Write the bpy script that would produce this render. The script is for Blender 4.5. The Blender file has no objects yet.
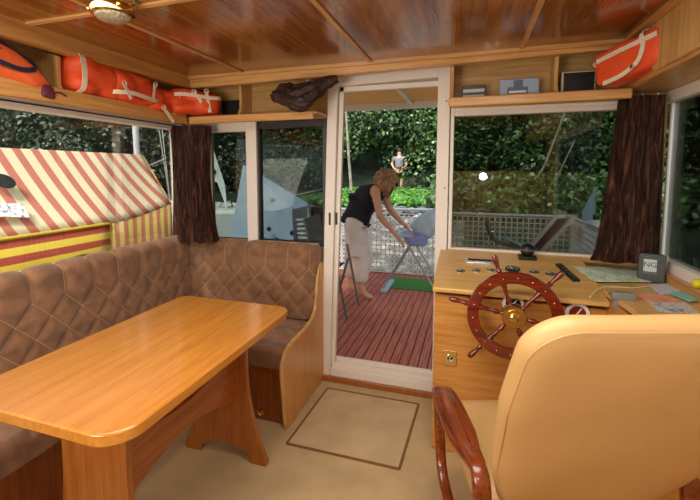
import bpy, bmesh, math, random
import numpy as np
from mathutils import Vector, Matrix, noise
random.seed(4); rng = np.random.default_rng(5)
PI = math.pi
C = bpy.context.scene.collection
V = Vector
# ------------------------------------------------------------------ camera
F, YAW, PIT, ROL, CX, CY = 400., .3105, .088, 0.0, 343., 206.
EYE = V((0, 0, 1.4))
_f = V((-math.sin(YAW)*math.cos(PIT), math.cos(YAW)*math.cos(PIT), -math.sin(PIT)))
_r = V((math.cos(YAW), math.sin(YAW), 0)); _d = _f.cross(_r)
RT = _r*math.cos(ROL)+_d*math.sin(ROL); DN = -_r*math.sin(ROL)+_d*math.cos(ROL)
def ray(x, y): return RT*((x-CX)/F)+DN*((y-CY)/F)+_f
def atx(x, y, X): d = ray(x, y); return EYE+d*(X/d.x)      # a pixel turned into a point on a plane of the room
def aty(x, y, Y): d = ray(x, y); return EYE+d*(Y/d.y)
def atz(x, y, Z): d = ray(x, y); return EYE+d*((Z-EYE.z)/d.z)
cam = bpy.data.cameras.new('camera'); co = bpy.data.objects.new('camera', cam); C.objects.link(co)
cam.sensor_fit = 'HORIZONTAL'; cam.sensor_width = 36; cam.lens = F/700*36
cam.shift_x = -(CX-350)/700; cam.shift_y = (CY-250)/700; cam.clip_start = .02; cam.clip_end = 200
co.matrix_world = Matrix.Translation(EYE) @ Matrix((( RT.x, -DN.x, -_f.x), (RT.y, -DN.y, -_f.y), (RT.z, -DN.z, -_f.z))).to_4x4()
bpy.context.scene.camera = co
# ------------------------------------------------------------------ materials
def lin(c):
    if isinstance(c, str): c = tuple(int(c[i:i+2], 16) for i in (0, 2, 4))
    return tuple(((v/255)/12.92 if v/255 <= .04045 else ((v/255+.055)/1.055)**2.4) for v in c)+(1,)
def newmat(name):
    m = bpy.data.materials.new(name); m.use_nodes = True; n = m.node_tree.nodes; l = m.node_tree.links
    return m, n, l, n['Principled BSDF']
def objco(n, l, scale=(1, 1, 1), rot=(0, 0, 0), which='Object'):
    t = n.new('ShaderNodeTexCoord'); mp = n.new('ShaderNodeMapping'); mp.inputs['Scale'].default_value = scale
    mp.inputs['Rotation'].default_value = rot; l.new(t.outputs[which], mp.inputs['Vector']); return mp.outputs['Vector']
def ramp(n, l, src, stops):
    r = n.new('ShaderNodeValToRGB'); e = r.color_ramp.elements
    while len(e) < len(stops): e.new(.5)
    for k, (p, c) in enumerate(stops): e[k].position = p; e[k].color = lin(c)
    l.new(src, r.inputs['Fac']); return r.outputs['Color']
def noi(n, l, vec, scale, det=3, rough=.5, dist=0):
    t = n.new('ShaderNodeTexNoise'); t.inputs['Scale'].default_value = scale; t.inputs['Detail'].default_value = det
    t.inputs['Roughness'].default_value = rough; t.inputs['Distortion'].default_value = dist
    if vec is not None: l.new(vec, t.inputs['Vector'])
    return t.outputs['Fac']
def bump(n, l, b, h, strength, dist=.01):
    k = n.new('ShaderNodeBump'); k.inputs['Strength'].default_value = strength; k.inputs['Distance'].default_value = dist
    l.new(h, k.inputs['Height']); l.new(k.outputs['Normal'], b.inputs['Normal'])
def plain(name, c, rough=.5, metal=0, var=0, vs=8, coat=0, bmp=0, bs=60):
    m, n, l, b = newmat(name); b.inputs['Roughness'].default_value = rough; b.inputs['Metallic'].default_value = metal
    b.inputs['Coat Weight'].default_value = coat
    L_ = lin(c); vec = objco(n, l)
    k = 1-var if var else .97
    dk = tuple(v*k for v in L_[:3])+(1,)
    r = n.new('ShaderNodeValToRGB'); r.color_ramp.elements[0].color = dk; r.color_ramp.elements[1].color = L_
    r.color_ramp.elements[0].position = .35; r.color_ramp.elements[1].position = .6
    l.new(noi(n, l, vec, vs), r.inputs['Fac']); l.new(r.outputs['Color'], b.inputs['Base Color'])
    if bmp: bump(n, l, b, noi(n, l, vec, bs, 2), bmp)
    return m
def wood(name, dark, light, axis='x', rough=.35, coat=.3, fine=1., mid=None):
    m, n, l, b = newmat(name)
    s = {'x': (1.2, 22, 22), 'y': (22, 1.2, 22), 'z': (22, 22, 1.2)}[axis]
    vec = objco(n, l, tuple(v*fine for v in s))
    a = noi(n, l, vec, 1.6, 4, .6, 1.2)
    s2 = tuple(v*5 for v in s); v2 = objco(n, l, s2); g = noi(n, l, v2, 1.5, 2, .5)
    mx = n.new('ShaderNodeMath'); mx.operation = 'MULTIPLY_ADD'; mx.inputs[1].default_value = .3; l.new(g, mx.inputs[0]); l.new(a, mx.inputs[2])
    col = ramp(n, l, mx.outputs[0], [(.42, dark), (.82, light)] if not mid else [(.4, dark), (.62, mid), (.85, light)])
    l.new(col, b.inputs['Base Color']); b.inputs['Roughness'].default_value = rough; b.inputs['Coat Weight'].default_value = coat
    b.inputs['Coat Roughness'].default_value = .12; bump(n, l, b, g, .05, .002)
    return m
def stripes(name, axis, period, ca, cb, phase=0, rough=.8, duty=.5, trans=0, edge=.03):
    m, n, l, b = newmat(name); t = n.new('ShaderNodeTexCoord'); sx = n.new('ShaderNodeSeparateXYZ'); l.new(t.outputs['Object'], sx.inputs[0])
    a = n.new('ShaderNodeMath'); a.operation = 'MULTIPLY_ADD'; a.inputs[1].default_value = 1/period; a.inputs[2].default_value = phase
    l.new(sx.outputs['xyz'.index(axis)], a.inputs[0]); f = n.new('ShaderNodeMath'); f.operation = 'FRACT'; l.new(a.outputs[0], f.inputs[0])
    col = ramp(n, l, f.outputs[0], [(0, ca), (duty-edge, ca), (duty, cb), (1-edge, cb), (1, ca)])
    l.new(col, b.inputs['Base Color']); b.inputs['Roughness'].default_value = rough
    if trans:
        tr = n.new('ShaderNodeBsdfTranslucent'); l.new(col, tr.inputs['Color']); mix = n.new('ShaderNodeMixShader'); mix.inputs[0].default_value = trans
        l.new(b.outputs[0], mix.inputs[1]); l.new(tr.outputs[0], mix.inputs[2]); l.new(mix.outputs[0], n['Material Output'].inputs['Surface'])
    return m
def glassmat(name, tint, refl=1.):
    m, n, l, b = newmat(name); n.remove(b); tr = n.new('ShaderNodeBsdfTransparent'); tr.inputs['Color'].default_value = tint+(1,)
    g = n.new('ShaderNodeBsdfGlossy'); g.inputs['Roughness'].default_value = .015
    fr = n.new('ShaderNodeFresnel'); fr.inputs['IOR'].default_value = 1.5; mu = n.new('ShaderNodeMath'); mu.operation = 'MULTIPLY'; mu.inputs[1].default_value = refl
    l.new(fr.outputs[0], mu.inputs[0]); mix = n.new('ShaderNodeMixShader'); l.new(mu.outputs[0], mix.inputs[0])
    l.new(tr.outputs[0], mix.inputs[1]); l.new(g.outputs[0], mix.inputs[2]); l.new(mix.outputs[0], n['Material Output'].inputs['Surface'])
    return m
M = {}
M['ceil'] = wood('ceiling_veneer', '66360f', 'a3692a', 'y', .2, .5, .35, '864c18')
M['beam_x'] = wood('oak_beam_x', 'b47c3e', 'd8a868', 'x', .4, .2)
M['beam_y'] = wood('oak_beam_y', 'ac7438', 'd09c5a', 'y', .4, .2)
M['shelfback'] = wood('shelf_back_veneer', 'a67a40', 'c89e60', 'x', .4, .1)
M['oak_z'] = wood('oak_upright', 'b08044', 'd4a868', 'z', .4, .1)
M['cab'] = wood('cabinet_veneer', 'b08240', 'd0a058', 'z', .35, .2)
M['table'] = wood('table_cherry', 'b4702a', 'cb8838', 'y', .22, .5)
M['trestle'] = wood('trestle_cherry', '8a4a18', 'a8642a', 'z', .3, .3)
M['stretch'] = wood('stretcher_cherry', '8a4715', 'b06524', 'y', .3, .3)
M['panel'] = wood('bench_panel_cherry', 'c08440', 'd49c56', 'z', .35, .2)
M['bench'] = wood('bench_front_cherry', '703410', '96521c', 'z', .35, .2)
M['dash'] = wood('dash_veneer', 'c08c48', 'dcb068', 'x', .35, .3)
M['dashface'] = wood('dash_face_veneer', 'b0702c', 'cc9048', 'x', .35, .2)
M['mahog'] = wood('mahogany_gloss', '3e0f06', '7c2510', 'x', .18, .8)
M['armwood'] = wood('arm_mahogany', '4a1a08', '8c4018', 'y', .25, .6)
M['white'] = plain('white_frame_paint', 'e6ddd2', .45)
M['whitem'] = plain('white_metal', 'e2e4e4', .4)
M['black'] = plain('black_plastic', '141414', .4)
M['darkvoid'] = plain('opening_darkness', '1a1410', .9)  # near-black colour for the darkness of openings
M['grey'] = plain('grey_plastic', '6c6c68', .5)
M['gps'] = plain('charcoal_plastic', '3c4240', .45)
M['brass'] = plain('polished_brass', 'e4c47c', .2, 1)
M['chrome'] = plain('chrome', 'd8d8d8', .15, 1)
M['alu'] = plain('dull_aluminium', 'b4b8c0', .35, .6)
M['dkmetal'] = plain('dark_window_metal', '2c2a28', .4)
M['uphol'] = plain('brown_velour', '8e6444', .85, 0, .38, 14, 0, .15, 300)
M['uphol'].node_tree.nodes['Principled BSDF'].inputs['Sheen Weight'].default_value = .25
M['seam'] = plain('tan_seam', 'b8926c', .8)
M['chair'] = plain('cream_vinyl', 'c99e64', .5, 0, .08, 3, .1, .05, 120)
M['chair_welt'] = plain('cream_welt', 'b98a45', .6)
M['carpet'] = plain('beige_carpet', 'c6aa7c', .95, 0, .16, 5, 0, .5, 260)
M['carpet2'] = plain('beige_hatch_carpet', 'cbb084', .95, 0, .14, 7, 0, .5, 260)
M['trimbrown'] = plain('brown_trim', '7d5527', .6)
M['orange'] = plain('orange_red_nylon', 'ea5424', .6, 0, .15, 10, 0, .3, 40)
M['orange2'] = plain('orange_nylon', 'ee6a34', .55, 0, .15, 10, 0, .3, 40)
M['strap'] = plain('cream_webbing', 'e4d6bc', .8, 0, .1, 60)
M['navy'] = plain('navy_cloth', '1c2238', .7)
M['cloth'] = plain('brown_lace_cloth', '3d2620', .6, 0, .6, 30, 0, 1, 45)
def curtain_mat():
    m, n, l, b = newmat('brown_crushed_velvet'); vec = objco(n, l, (22, 22, 2.2)); a = noi(n, l, vec, 2.2, 5, .7, 1.2)
    l.new(ramp(n, l, a, [(.34, '140905'), (.5, '3c2014'), (.7, '745040')]), b.inputs['Base Color'])
    b.inputs['Roughness'].default_value = .8; b.inputs['Specular IOR Level'].default_value = .2; bump(n, l, b, a, 1., .03); return m
M['curtain'] = curtain_mat()
M['glass'] = glassmat('window_glass', (.5, .54, .5), 1.5)
M['glass_dark'] = glassmat('tinted_glass', (.42, .46, .44), 1.0)
M['glass_side'] = glassmat('side_glass', (.72, .78, .77), .9)
M['glass_left'] = glassmat('left_side_glass', (.95, .95, .93), .5)
def deckmat():
    m, n, l, b = newmat('red_decking'); t = n.new('ShaderNodeTexCoord'); sx = n.new('ShaderNodeSeparateXYZ'); l.new(t.outputs['Object'], sx.inputs[0])
    a = n.new('ShaderNodeMath'); a.operation = 'MULTIPLY'; a.inputs[1].default_value = 1/.068; l.new(sx.outputs[0], a.inputs[0])
    f = n.new('ShaderNodeMath'); f.operation = 'FRACT'; l.new(a.outputs[0], f.inputs[0])
    v = objco(n, l, (30, 2, 1)); g = noi(n, l, v, 2, 4)
    c1 = ramp(n, l, g, [(.3, 'a0503e'), (.7, 'd08068')]); c2 = ramp(n, l, f.outputs[0], [(0, '3a1a14'), (.1, '3a1a14'), (.16, 'ffffff'), (1, 'ffffff')])
    mx = n.new('ShaderNodeMixRGB'); mx.blend_type = 'MULTIPLY'; mx.inputs[0].default_value = 1; l.new(c1, mx.inputs[1]); l.new(c2, mx.inputs[2])
    l.new(mx.outputs[0], b.inputs['Base Color']); b.inputs['Roughness'].default_value = .6; return m
M['deck'] = deckmat()
def leafmat(name, stops, trans=.3):
    m, n, l, b = newmat(name); g = n.new('ShaderNodeNewGeometry'); col = ramp(n, l, g.outputs['Random Per Island'], stops)
    l.new(col, b.inputs['Base Color']); b.inputs['Roughness'].default_value = .5
    tr = n.new('ShaderNodeBsdfTranslucent'); l.new(col, tr.inputs['Color']); mix = n.new('ShaderNodeMixShader'); mix.inputs[0].default_value = trans
    l.new(b.outputs[0], mix.inputs[1]); l.new(tr.outputs[0], mix.inputs[2]); l.new(mix.outputs[0], n['Material Output'].inputs['Surface']); return m
M['leaf'] = leafmat('dark_leaves', [(0, '142410'), (.45, '2c4a1c'), (.8, '4c7030'), (.95, '7c9c58'), (1, 'b4c498')])
M['leaf_grey'] = leafmat('willow_leaves', [(0, '222e1e'), (.6, '44543c'), (.9, '6e7c64'), (1, 'a4ae98')])
M['grassblade'] = leafmat('bright_undergrowth', [(0, '2c5c1a'), (.6, '4c8a2c'), (1, '84b84e')])
def noisemat(name, stops, scale, rough=.9, bmp=.5, det=5):
    m, n, l, b = newmat(name); v = objco(n, l); a = noi(n, l, v, scale, det, .65); l.new(ramp(n, l, a, stops), b.inputs['Base Color'])
    b.inputs['Roughness'].default_value = rough; bump(n, l, b, a, bmp, .05); return m
M['soil'] = noisemat('dark_hill_soil', [(.3, '141c10'), (.7, '2c3a1e')], 3)
M['gravel'] = noisemat('pale_gravel', [(.35, '2e302c'), (.52, '5c5e58'), (.68, 'a2a29a')], 5)
M['stone'] = noisemat('dark_stone', [(.3, '3c3e40'), (.7, '6e7072')], 8)
M['water'] = noisemat('dark_water', [(.3, '16221e'), (.7, '22322a')], 3, .08, .1)
M['canopy'] = stripes('tan_canopy_cloth', 'y', 1, 'b89c70', 'b89c70', 0, .8, .5, .5)
M['mat'] = noisemat('artificial_turf', [(.3, '3c7a34'), (.7, '5aa048')], 60)
M['roofstripe'] = stripes('red_cream_stripes', 'y', .15, 'f6ecc8', 'd98870', 0, .8, .55, .25)
M['sidestripe_h'] = stripes('red_yellow_bands', 'z', .115, 'f0d850', 'b5503c', .93, .8, .5, .15)
M['sidestripe_v'] = stripes('red_yellow_uprights', 'y', .1, 'f3dd7a', 'd5886a', .2, .8, .5, .2)
M['greencloth'] = plain('olive_mesh', '8b8f5a', .8)
M['bluetarp'] = plain('pale_blue_tarp', 'a9bcd6', .6, 0, .1, 4)
M['skin'] = plain('skin', 'd9a585', .5, 0, .05)
M['topblack'] = plain('black_knit', '1d2029', .8)
M['pants'] = plain('light_grey_cotton', 'ebe9e2', .85, 0, .1, 12, 0, .4, 14)
M['hair'] = plain('brown_blonde_hair', 'b08c64', .55, 0, .5, 30, 0, .8, 60)
M['shirtgrey'] = plain('patterned_grey_shirt', '8f8f94', .8, 0, .7, 30)
M['shorts'] = plain('black_shorts', '18181c', .8)
M['blueplastic'] = plain('blue_plastic', '8aa0d8', .4)
M['bluecloth'] = plain('light_blue_cloth', 'bfdcec', .8, 0, .15, 15)
M['bluesling'] = plain('navy_sling', '26344e', .7)
M['yellow'] = plain('yellow_plastic', 'd8cc20', .4)
M['fender'] = plain('white_fender', 'e6e6e6', .5)
M['cable'] = plain('cream_cable', 'e2cf9c', .5)
M['rope'] = plain('white_rope', 'd8d8d0', .8)
# ------------------------------------------------------------------ mesh helpers
def box(bm, x0, x1, y0, y1, z0, z1, mx=None):
    vs = [V((x, y, z)) for x in (x0, x1) for y in (y0, y1) for z in (z0, z1)]
    if mx is not None: vs = [mx @ v for v in vs]
    v = [bm.verts.new(p) for p in vs]
    for f in ((0, 1, 3, 2), (4, 6, 7, 5), (0, 4, 5, 1), (2, 3, 7, 6), (0, 2, 6, 4), (1, 5, 7, 3)): bm.faces.new([v[i] for i in f])
def hexa(bm, a, b):        # quad a (4 points) joined to quad b
    va = [bm.verts.new(p) for p in a]; vb = [bm.verts.new(p) for p in b]
    bm.faces.new(va[::-1]); bm.faces.new(vb)
    for i in range(4): bm.faces.new((va[i], va[(i+1) % 4], vb[(i+1) % 4], vb[i]))
def beam(bm, a, b, w, h, up=V((0, 0, 1))):
    a, b = V(a), V(b); d = (b-a).normalized(); s = d.cross(up)
    if s.length < 1e-4: s = d.cross(V((0, 1, 0)))
    s.normalize(); u = s.cross(d).normalized()
    q = lambda c: [c+s*w/2+u*h/2, c-s*w/2+u*h/2, c-s*w/2-u*h/2, c+s*w/2-u*h/2]
    hexa(bm, q(a), q(b))
def tube(bm, pts, r, n=8, closed=False, rad=None):
    pts = [V(p) for p in pts]; N = len(pts); rings = []; up = None
    for i, p in enumerate(pts):
        if closed: d = pts[(i+1) % N]-pts[i-1]
        else: d = pts[min(i+1, N-1)]-pts[max(i-1, 0)]
        d.normalize()
        if up is None:
            up = V((0, 0, 1)) if abs(d.z) < .9 else V((1, 0, 0))
        s = d.cross(up); s.normalize(); up = s.cross(d)
        rr = rad[i] if rad else r
        rings.append([bm.verts.new(p+(s*math.cos(2*PI*k/n)+up*math.sin(2*PI*k/n))*rr) for k in range(n)])
    for i in range(N if closed else N-1):
        a, b = rings[i], rings[(i+1) % N]
        for k in range(n): bm.faces.new((a[k], a[(k+1) % n], b[(k+1) % n], b[k]))
    if not closed: bm.faces.new(rings[0][::-1]); bm.faces.new(rings[-1])
def lathe(bm, prof, n=24, mx=None):     # prof: (r, z) about the z axis, then mx
    mx = mx or Matrix.Identity(4); rings = []
    for r, z in prof:
        if r < 1e-6: rings.append([bm.verts.new(mx @ V((0, 0, z)))])
        else: rings.append([bm.verts.new(mx @ V((r*math.cos(2*PI*k/n), r*math.sin(2*PI*k/n), z))) for k in range(n)])
    for a, b in zip(rings, rings[1:]):
        for k in range(n):
            q = [a[k % len(a)], a[(k+1) % n % len(a)], b[(k+1) % n % len(b)], b[k % len(b)]]
            q = list(dict.fromkeys(q))
            if len(q) > 2: bm.faces.new(q)
    for rg, rev in ((rings[0], True), (rings[-1], False)):
        if len(rg) > 2: bm.faces.new(rg[::-1] if rev else rg)
def prism(bm, pts, a, b, axis='z', mx=None):    # pts 2-D outline, extruded along axis from a to b
    def P(p, h):
        q = {'z': V((p[0], p[1], h)), 'y': V((p[0], h, p[1])), 'x': V((h, p[0], p[1]))}[axis]
        return mx @ q if mx is not None else q
    va = [bm.verts.new(P(p, a)) for p in pts]; vb = [bm.verts.new(P(p, b)) for p in pts]; n = len(pts)
    bm.faces.new(va[::-1]); bm.faces.new(vb)
    for i in range(n): bm.faces.new((va[i], va[(i+1) % n], vb[(i+1) % n], vb[i]))
def rrect(x0, x1, y0, y1, r, n=6):
    out = []
    rs = r if isinstance(r, (list, tuple)) else [r]*4
    for (cx, cy, a, rr) in ((x1-rs[0], y1-rs[0], 0, rs[0]), (x0+rs[1], y1-rs[1], 90, rs[1]), (x0+rs[2], y0+rs[2], 180, rs[2]), (x1-rs[3], y0+rs[3], 270, rs[3])):
        for k in range(n+1):
            t = math.radians(a+90*k/n); out.append((cx+rr*math.cos(t), cy+rr*math.sin(t)))
    return out
def resamp(pts, step):
    out = []
    for i in range(len(pts)):
        a, b = pts[i], pts[(i+1) % len(pts)]; L = math.hypot(b[0]-a[0], b[1]-a[1]); k = max(1, int(L/step))
        out += [(a[0]+(b[0]-a[0])*j/k, a[1]+(b[1]-a[1])*j/k) for j in range(k)]
    return out
def lens(bm, outline, T, mx, p=8, nr=14, disp=None, flat_back=False):   # puffy cushion shape: outline in xy, thickness along z
    cx = sum(q[0] for q in outline)/len(outline); cy = sum(q[1] for q in outline)/len(outline); n = len(outline)
    ss = [1-(1-k/nr)**1.0 for k in range(1, nr+1)]; ss = [math.sin(s*PI/2)**.8 for s in ss]
    def side(sg):
        rings = []
        for s in ss:
            t = T/2*max(0, 1-s**p)**.5
            row = []
            for q in outline:
                v = V((cx+(q[0]-cx)*s, cy+(q[1]-cy)*s, sg*t*(1 if sg > 0 or not flat_back else .3)))
                if disp: v += disp(v, sg)
                row.append(mx @ v)
            rings.append(row)
        c = V((cx, cy, sg*T/2*(1 if sg > 0 or not flat_back else .3)))
        if disp: c += disp(c, sg)
        return rings, mx @ c
    top, tc = side(1); bot, bc = side(-1)
    tv = [[bm.verts.new(v) for v in r] for r in top]; bv = [[bm.verts.new(v) for v in r] for r in bot[:-1]]+[tv[-1]]
    for rr, c, rev in ((tv, tc, False), (bv, bc, True)):
        cv = bm.verts.new(c)
        for k in range(n):
            f = (cv, rr[0][k], rr[0][(k+1) % n]); bm.faces.new(f[::-1] if rev else f)
        for a, b in zip(rr, rr[1:]):
            for k in range(n):
                f = (a[k], b[k], b[(k+1) % n], a[(k+1) % n]); bm.faces.new(f[::-1] if rev else f)
def cm(P, k=4):
    out = []; P = [V(p) for p in P]
    for i in range(len(P)-1):
        a, b, c, d = P[max(i-1, 0)], P[i], P[i+1], P[min(i+2, len(P)-1)]
        for j in range(k): t = j/k; out.append(.5*((2*b)+(c-a)*t+(2*a-5*b+4*c-d)*t*t+(3*b-a-3*c+d)*t**3))
    return out+[P[-1]]
def ribbon(bm, pts, wd, w, th=.003):      # strap: runs through pts, wd = width direction(s)
    pts = cm(pts) if len(pts) < 9 else [V(p) for p in pts]; prev = None
    for i, p in enumerate(pts):
        d = (pts[min(i+1, len(pts)-1)]-pts[max(i-1, 0)]).normalized(); s = V(wd[i] if isinstance(wd, list) else wd); s = (s-d*s.dot(d)).normalized(); u = s.cross(d)
        q = [bm.verts.new(p+s*w/2*a+u*th/2*b) for a, b in ((1, 1), (-1, 1), (-1, -1), (1, -1))]
        if prev:
            for k in range(4): bm.faces.new((prev[k], prev[(k+1) % 4], q[(k+1) % 4], q[k]))
        else: bm.faces.new(q[::-1])
        prev = q
    bm.faces.new(prev)
def ball(bm, c, r, seg=12, sc=(1, 1, 1)):
    bmesh.ops.create_uvsphere(bm, u_segments=seg, v_segments=max(6, seg//2+2), radius=r, matrix=Matrix.Translation(c) @ Matrix.Diagonal(V(sc)).to_4x4())
def obj(name, bm, mat, parent=None, bev=0, world=True, smooth=40, mods=None):
    bmesh.ops.recalc_face_normals(bm, faces=bm.faces)
    me = bpy.data.meshes.new(name); bm.to_mesh(me); bm.free(); me.materials.append(mat)
    for p in me.polygons: p.use_smooth = True
    me.set_sharp_from_angle(angle=math.radians(smooth))
    o = bpy.data.objects.new(name, me); C.objects.link(o)
    if parent:
        o.parent = parent
        if world: o.matrix_parent_inverse = wm(parent).inverted()
    if bev:
        b = o.modifiers.new('bevel', 'BEVEL'); b.width = bev; b.segments = 2; b.limit_method = 'ANGLE'; b.angle_limit = math.radians(40)
    return o
def wm(o):
    m = Matrix.LocRotScale(o.location, o.rotation_euler, o.scale)
    return (wm(o.parent) @ o.matrix_parent_inverse @ m) if o.parent else m
def mk(f, *a, **k): bm = bmesh.new(); f(bm, *a, **k); return bm
def tag(o, label, cat, group=None, kind=None):
    o['label'] = label; o['category'] = cat
    if group: o['group'] = group
    if kind: o['kind'] = kind
    return o
def thing(name, label, cat, loc=(0, 0, 0), rz=0, group=None):
    o = bpy.data.objects.new(name, None); C.objects.link(o); o.location = loc; o.rotation_euler = (0, 0, rz); o.empty_display_size = .1
    return tag(o, label, cat, group)
def struct(name, bm, mat, bev=0, smooth=40):
    o = obj(name, bm, mat, None, bev, smooth=smooth); o['kind'] = 'structure'; return o
def copy_tree(o, parent=None):
    c = o.copy(); C.objects.link(c); c.parent = parent
    for ch in list(o.children): copy_tree(ch, c)
    return c
def boxes(*bs):
    bm = bmesh.new()
    for b in bs: box(bm, *b)
    return bm
# ================================================================== THE SHELL
LX, RX, D, BY, CZ = -2.02, .932, 2.45, -1.05, 2.012
struct('floor', boxes((LX-.06, RX+.06, BY, D+.08, -.06, 0)), M['carpet'])
struct('ceiling', boxes((-1.8, .68, BY, 2.25, CZ, CZ+.03), (LX-.06, RX+.06, BY, D+.08, CZ+.06, CZ+.09)), M['ceil'])
# front wall (towards the aft deck): pieces round the door and the two windows
WT = .06
struct('wall_front', boxes((LX, -.935, D, D+WT, 0, .915), (-.13, RX, D, D+WT, 0, .9),      # below windows
                           (LX, -.875, D, D+WT, 1.735, CZ+.06), (-.13, RX, D, D+WT, 1.75, CZ+.06), (-.9, -.12, D, D+WT, 1.985, CZ+.06),
                           (LX, -1.83, D, D+WT, .915, 1.735), (.905, RX, D, D+WT, .9, 1.75), (-.935, -.13, D, D+WT, 0, .03)), M['shelfback'])
struct('wall_left', boxes((LX-.06, LX, BY, D+WT, 0, .9), (LX-.06, LX, BY, D+WT, 1.74, CZ+.06), (LX-.06, LX, 2.4, D+WT, .9, 1.74), (LX-.06, LX, BY, -.6, .9, 1.74)), M['shelfback'])
struct('wall_right', boxes((RX, RX+.06, BY, D+WT, 0, .93), (RX, RX+.06, BY, D+WT, 1.76, CZ+.06), (RX, RX+.06, BY, -.2, .93, 1.76)), M['cab'])
struct('wall_back', boxes((LX-.06, RX+.06, BY-.05, BY, 0, CZ+.08)), M['darkvoid'])  # coloured near-black to stand in for the dark opening above the cupboard
rc = thing('rear_cupboard', 'oak cupboard across the rear of the saloon, seen only as a reflection in the window', 'cupboard', (.2, -.9, 0))
obj('body', boxes((-.6, .92, BY+.002, -.80, 0, 1.40)), M['cab'], rc, .004)
for k in range(3): obj('door', boxes((-.58+k*.5, -.10+k*.5, -.80, -.785, .15, 1.12)), M['cab'], rc, .004)
# ceiling trims
def trimY(x, w, h, y0=BY, y1=2.25): return (x-w/2, x+w/2, y0, y1, CZ-h, CZ+.005)
struct('trim_1', boxes(trimY(-1.37, .022, .008), trimY(-.558, .022, .008), trimY(.222, .022, .008)), M['beam_y'], .002)
struct('trim_2', boxes((-1.8, .68, 1.23, 1.255, CZ-.008, CZ+.004)), M['beam_x'], .002)
struct('trim_3', boxes((-1.83, -1.775, BY, 2.31, 1.935, CZ+.03)), M['beam_y'], .004)                    # left cornice beam
struct('trim_4', mk(prism, [(-1.8, 1.938), (.72, 1.975), (.72, CZ+.05), (-1.8, CZ+.05)], 2.25, 2.30, 'y'), M['beam_x'], .004)      # beam above the door
struct('trim_5', boxes((-1.79, .68, 2.228, 2.25, CZ-.02, CZ+.01)), M['beam_x'], .003)
struct('trim_6', boxes((.66, .688, BY, 2.28, CZ-.02, CZ+.05)), M['beam_y'], .004)
struct('trim_7', boxes((LX, -.95, D-.012, D, .895, .92), (-.13, RX, D-.03, D, .905, .935)), M['beam_x'], .003)
struct('trim_8', boxes((RX-.05, RX, .2, D-.01, .86, .915)), M['beam_y'], .004)                           # wooden ledge under the right window
# step under the door
struct('trim_9', boxes((-.93, -.16, 2.40, 2.45, 0, .035)), M['trestle'], .003)
# --- window 1: left pane in front wall, with white frame
def frame(bm, x0, x1, z0, z1, w, y0, y1):
    box(bm, x0, x0+w, y0, y1, z0, z1); box(bm, x1-w, x1, y0, y1, z0, z1)
    box(bm, x0+w, x1-w, y0, y1, z0, z0+w); box(bm, x0+w, x1-w, y0, y1, z1-w, z1)
def win(name, fb, gb, gm, fm):
    o = struct(name, fb, fm, .003); g = obj('pane', gb, gm, o); return o
bm = bmesh.new(); box(bm, -1.83, -1.785, D-.01, D+.05, .9, 1.735); box(bm, -1.785, -1.48, D-.01, D+.05, 1.67, 1.735); box(bm, -1.785, -1.48, D-.01, D+.05, .895, .915); box(bm, -1.48, -1.40, D-.02, D+.05, .895, 1.735)
w1 = win('window_1', bm, boxes((-1.785, -1.48, D+.02, D+.024, .915, 1.67)), M['glass'], M['white'])
bm = bmesh.new(); box(bm, -1.40, -1.385, D-.005, D+.04, .9, 1.735); box(bm, -.925, -.885, D-.005, D+.04, .9, 1.735); box(bm, -1.385, -.925, D-.005, D+.04, 1.685, 1.735); box(bm, -1.385, -.925, D-.005, D+.04, .9, .925)
win('window_2', bm, boxes((-1.385, -.925, D+.02, D+.024, .925, 1.685)), M['glass_dark'], M['dkmetal'])
bm = bmesh.new(); frame(bm, -.125, .905, .925, 1.76, .02, D-.015, D+.05); box(bm, -.105, .885, D-.012, D+.049, 1.715, 1.74)
win('window_3', bm, boxes((-.105, .885, D+.02, D+.024, .945, 1.715)), M['glass'], M['white'])
# right side window
bm = bmesh.new(); box(bm, RX-.02, RX+.04, -.2, 2.44, .905, .965); box(bm, RX-.02, RX+.04, -.2, 2.44, 1.735, 1.79); box(bm, RX+.004, RX+.04, 2.425, 2.44, .965, 1.735); box(bm, RX-.02, RX+.04, -.2, -.16, .965, 1.735)
win('window_4', bm, boxes((RX+.012, RX+.016, -.16, 2.41, .965, 1.735)), M['glass_side'], M['white'])
# left side window
bm = bmesh.new(); box(bm, LX-.04, LX+.03, -.6, 2.4, .88, .92); box(bm, LX-.04, LX+.05, -.6, 2.4, 1.685, 1.73); box(bm, LX-.04, LX-.002, 2.37, 2.4, .92, 1.7); box(bm, LX-.04, LX+.03, -.6, -.56, .92, 1.7)
win('window_5', bm, boxes((LX-.008, LX-.004, -.56, 2.37, .92, 1.69)), M['glass_left'], M['white'])
struct('trim_10', boxes((LX+.05, LX+.062, -.6, 2.38, 1.706, 1.712)), M['dkmetal'])      # curtain track
# --- the door: open sliding door, white frame
bm = bmesh.new()
hexa(bm, [V((-.935, D-.03, .02)), V((-.87, D-.03, .02)), V((-.87, D+.07, .02)), V((-.935, D+.07, .02))], [V((-.875, D-.03, 1.985)), V((-.81, D-.03, 1.985)), V((-.81, D+.07, 1.985)), V((-.875, D+.07, 1.985))])
box(bm, -.2, -.13, D-.03, D+.07, .02, 1.998); 
hexa(bm, [V((-.811, D-.028, 1.925)), V((-.2, D-.028, 1.94)), V((-.2, D+.068, 1.94)), V((-.811, D+.068, 1.925))], [V((-.811, D-.028, 1.983)), V((-.2, D-.028, 1.996)), V((-.2, D+.068, 1.996)), V((-.811, D+.068, 1.983))])
box(bm, -.867, -.2, D-.028, D+.068, .03, .085); box(bm, -.865, -.2, D+.0, D+.066, .085, .11); box(bm, -.86, -.2, D+.03, D+.05, .11, .14)
d1 = struct('door_1', bm, M['white'], .003)
bm = bmesh.new()   # sliding leaf edge pushed to the left
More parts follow.
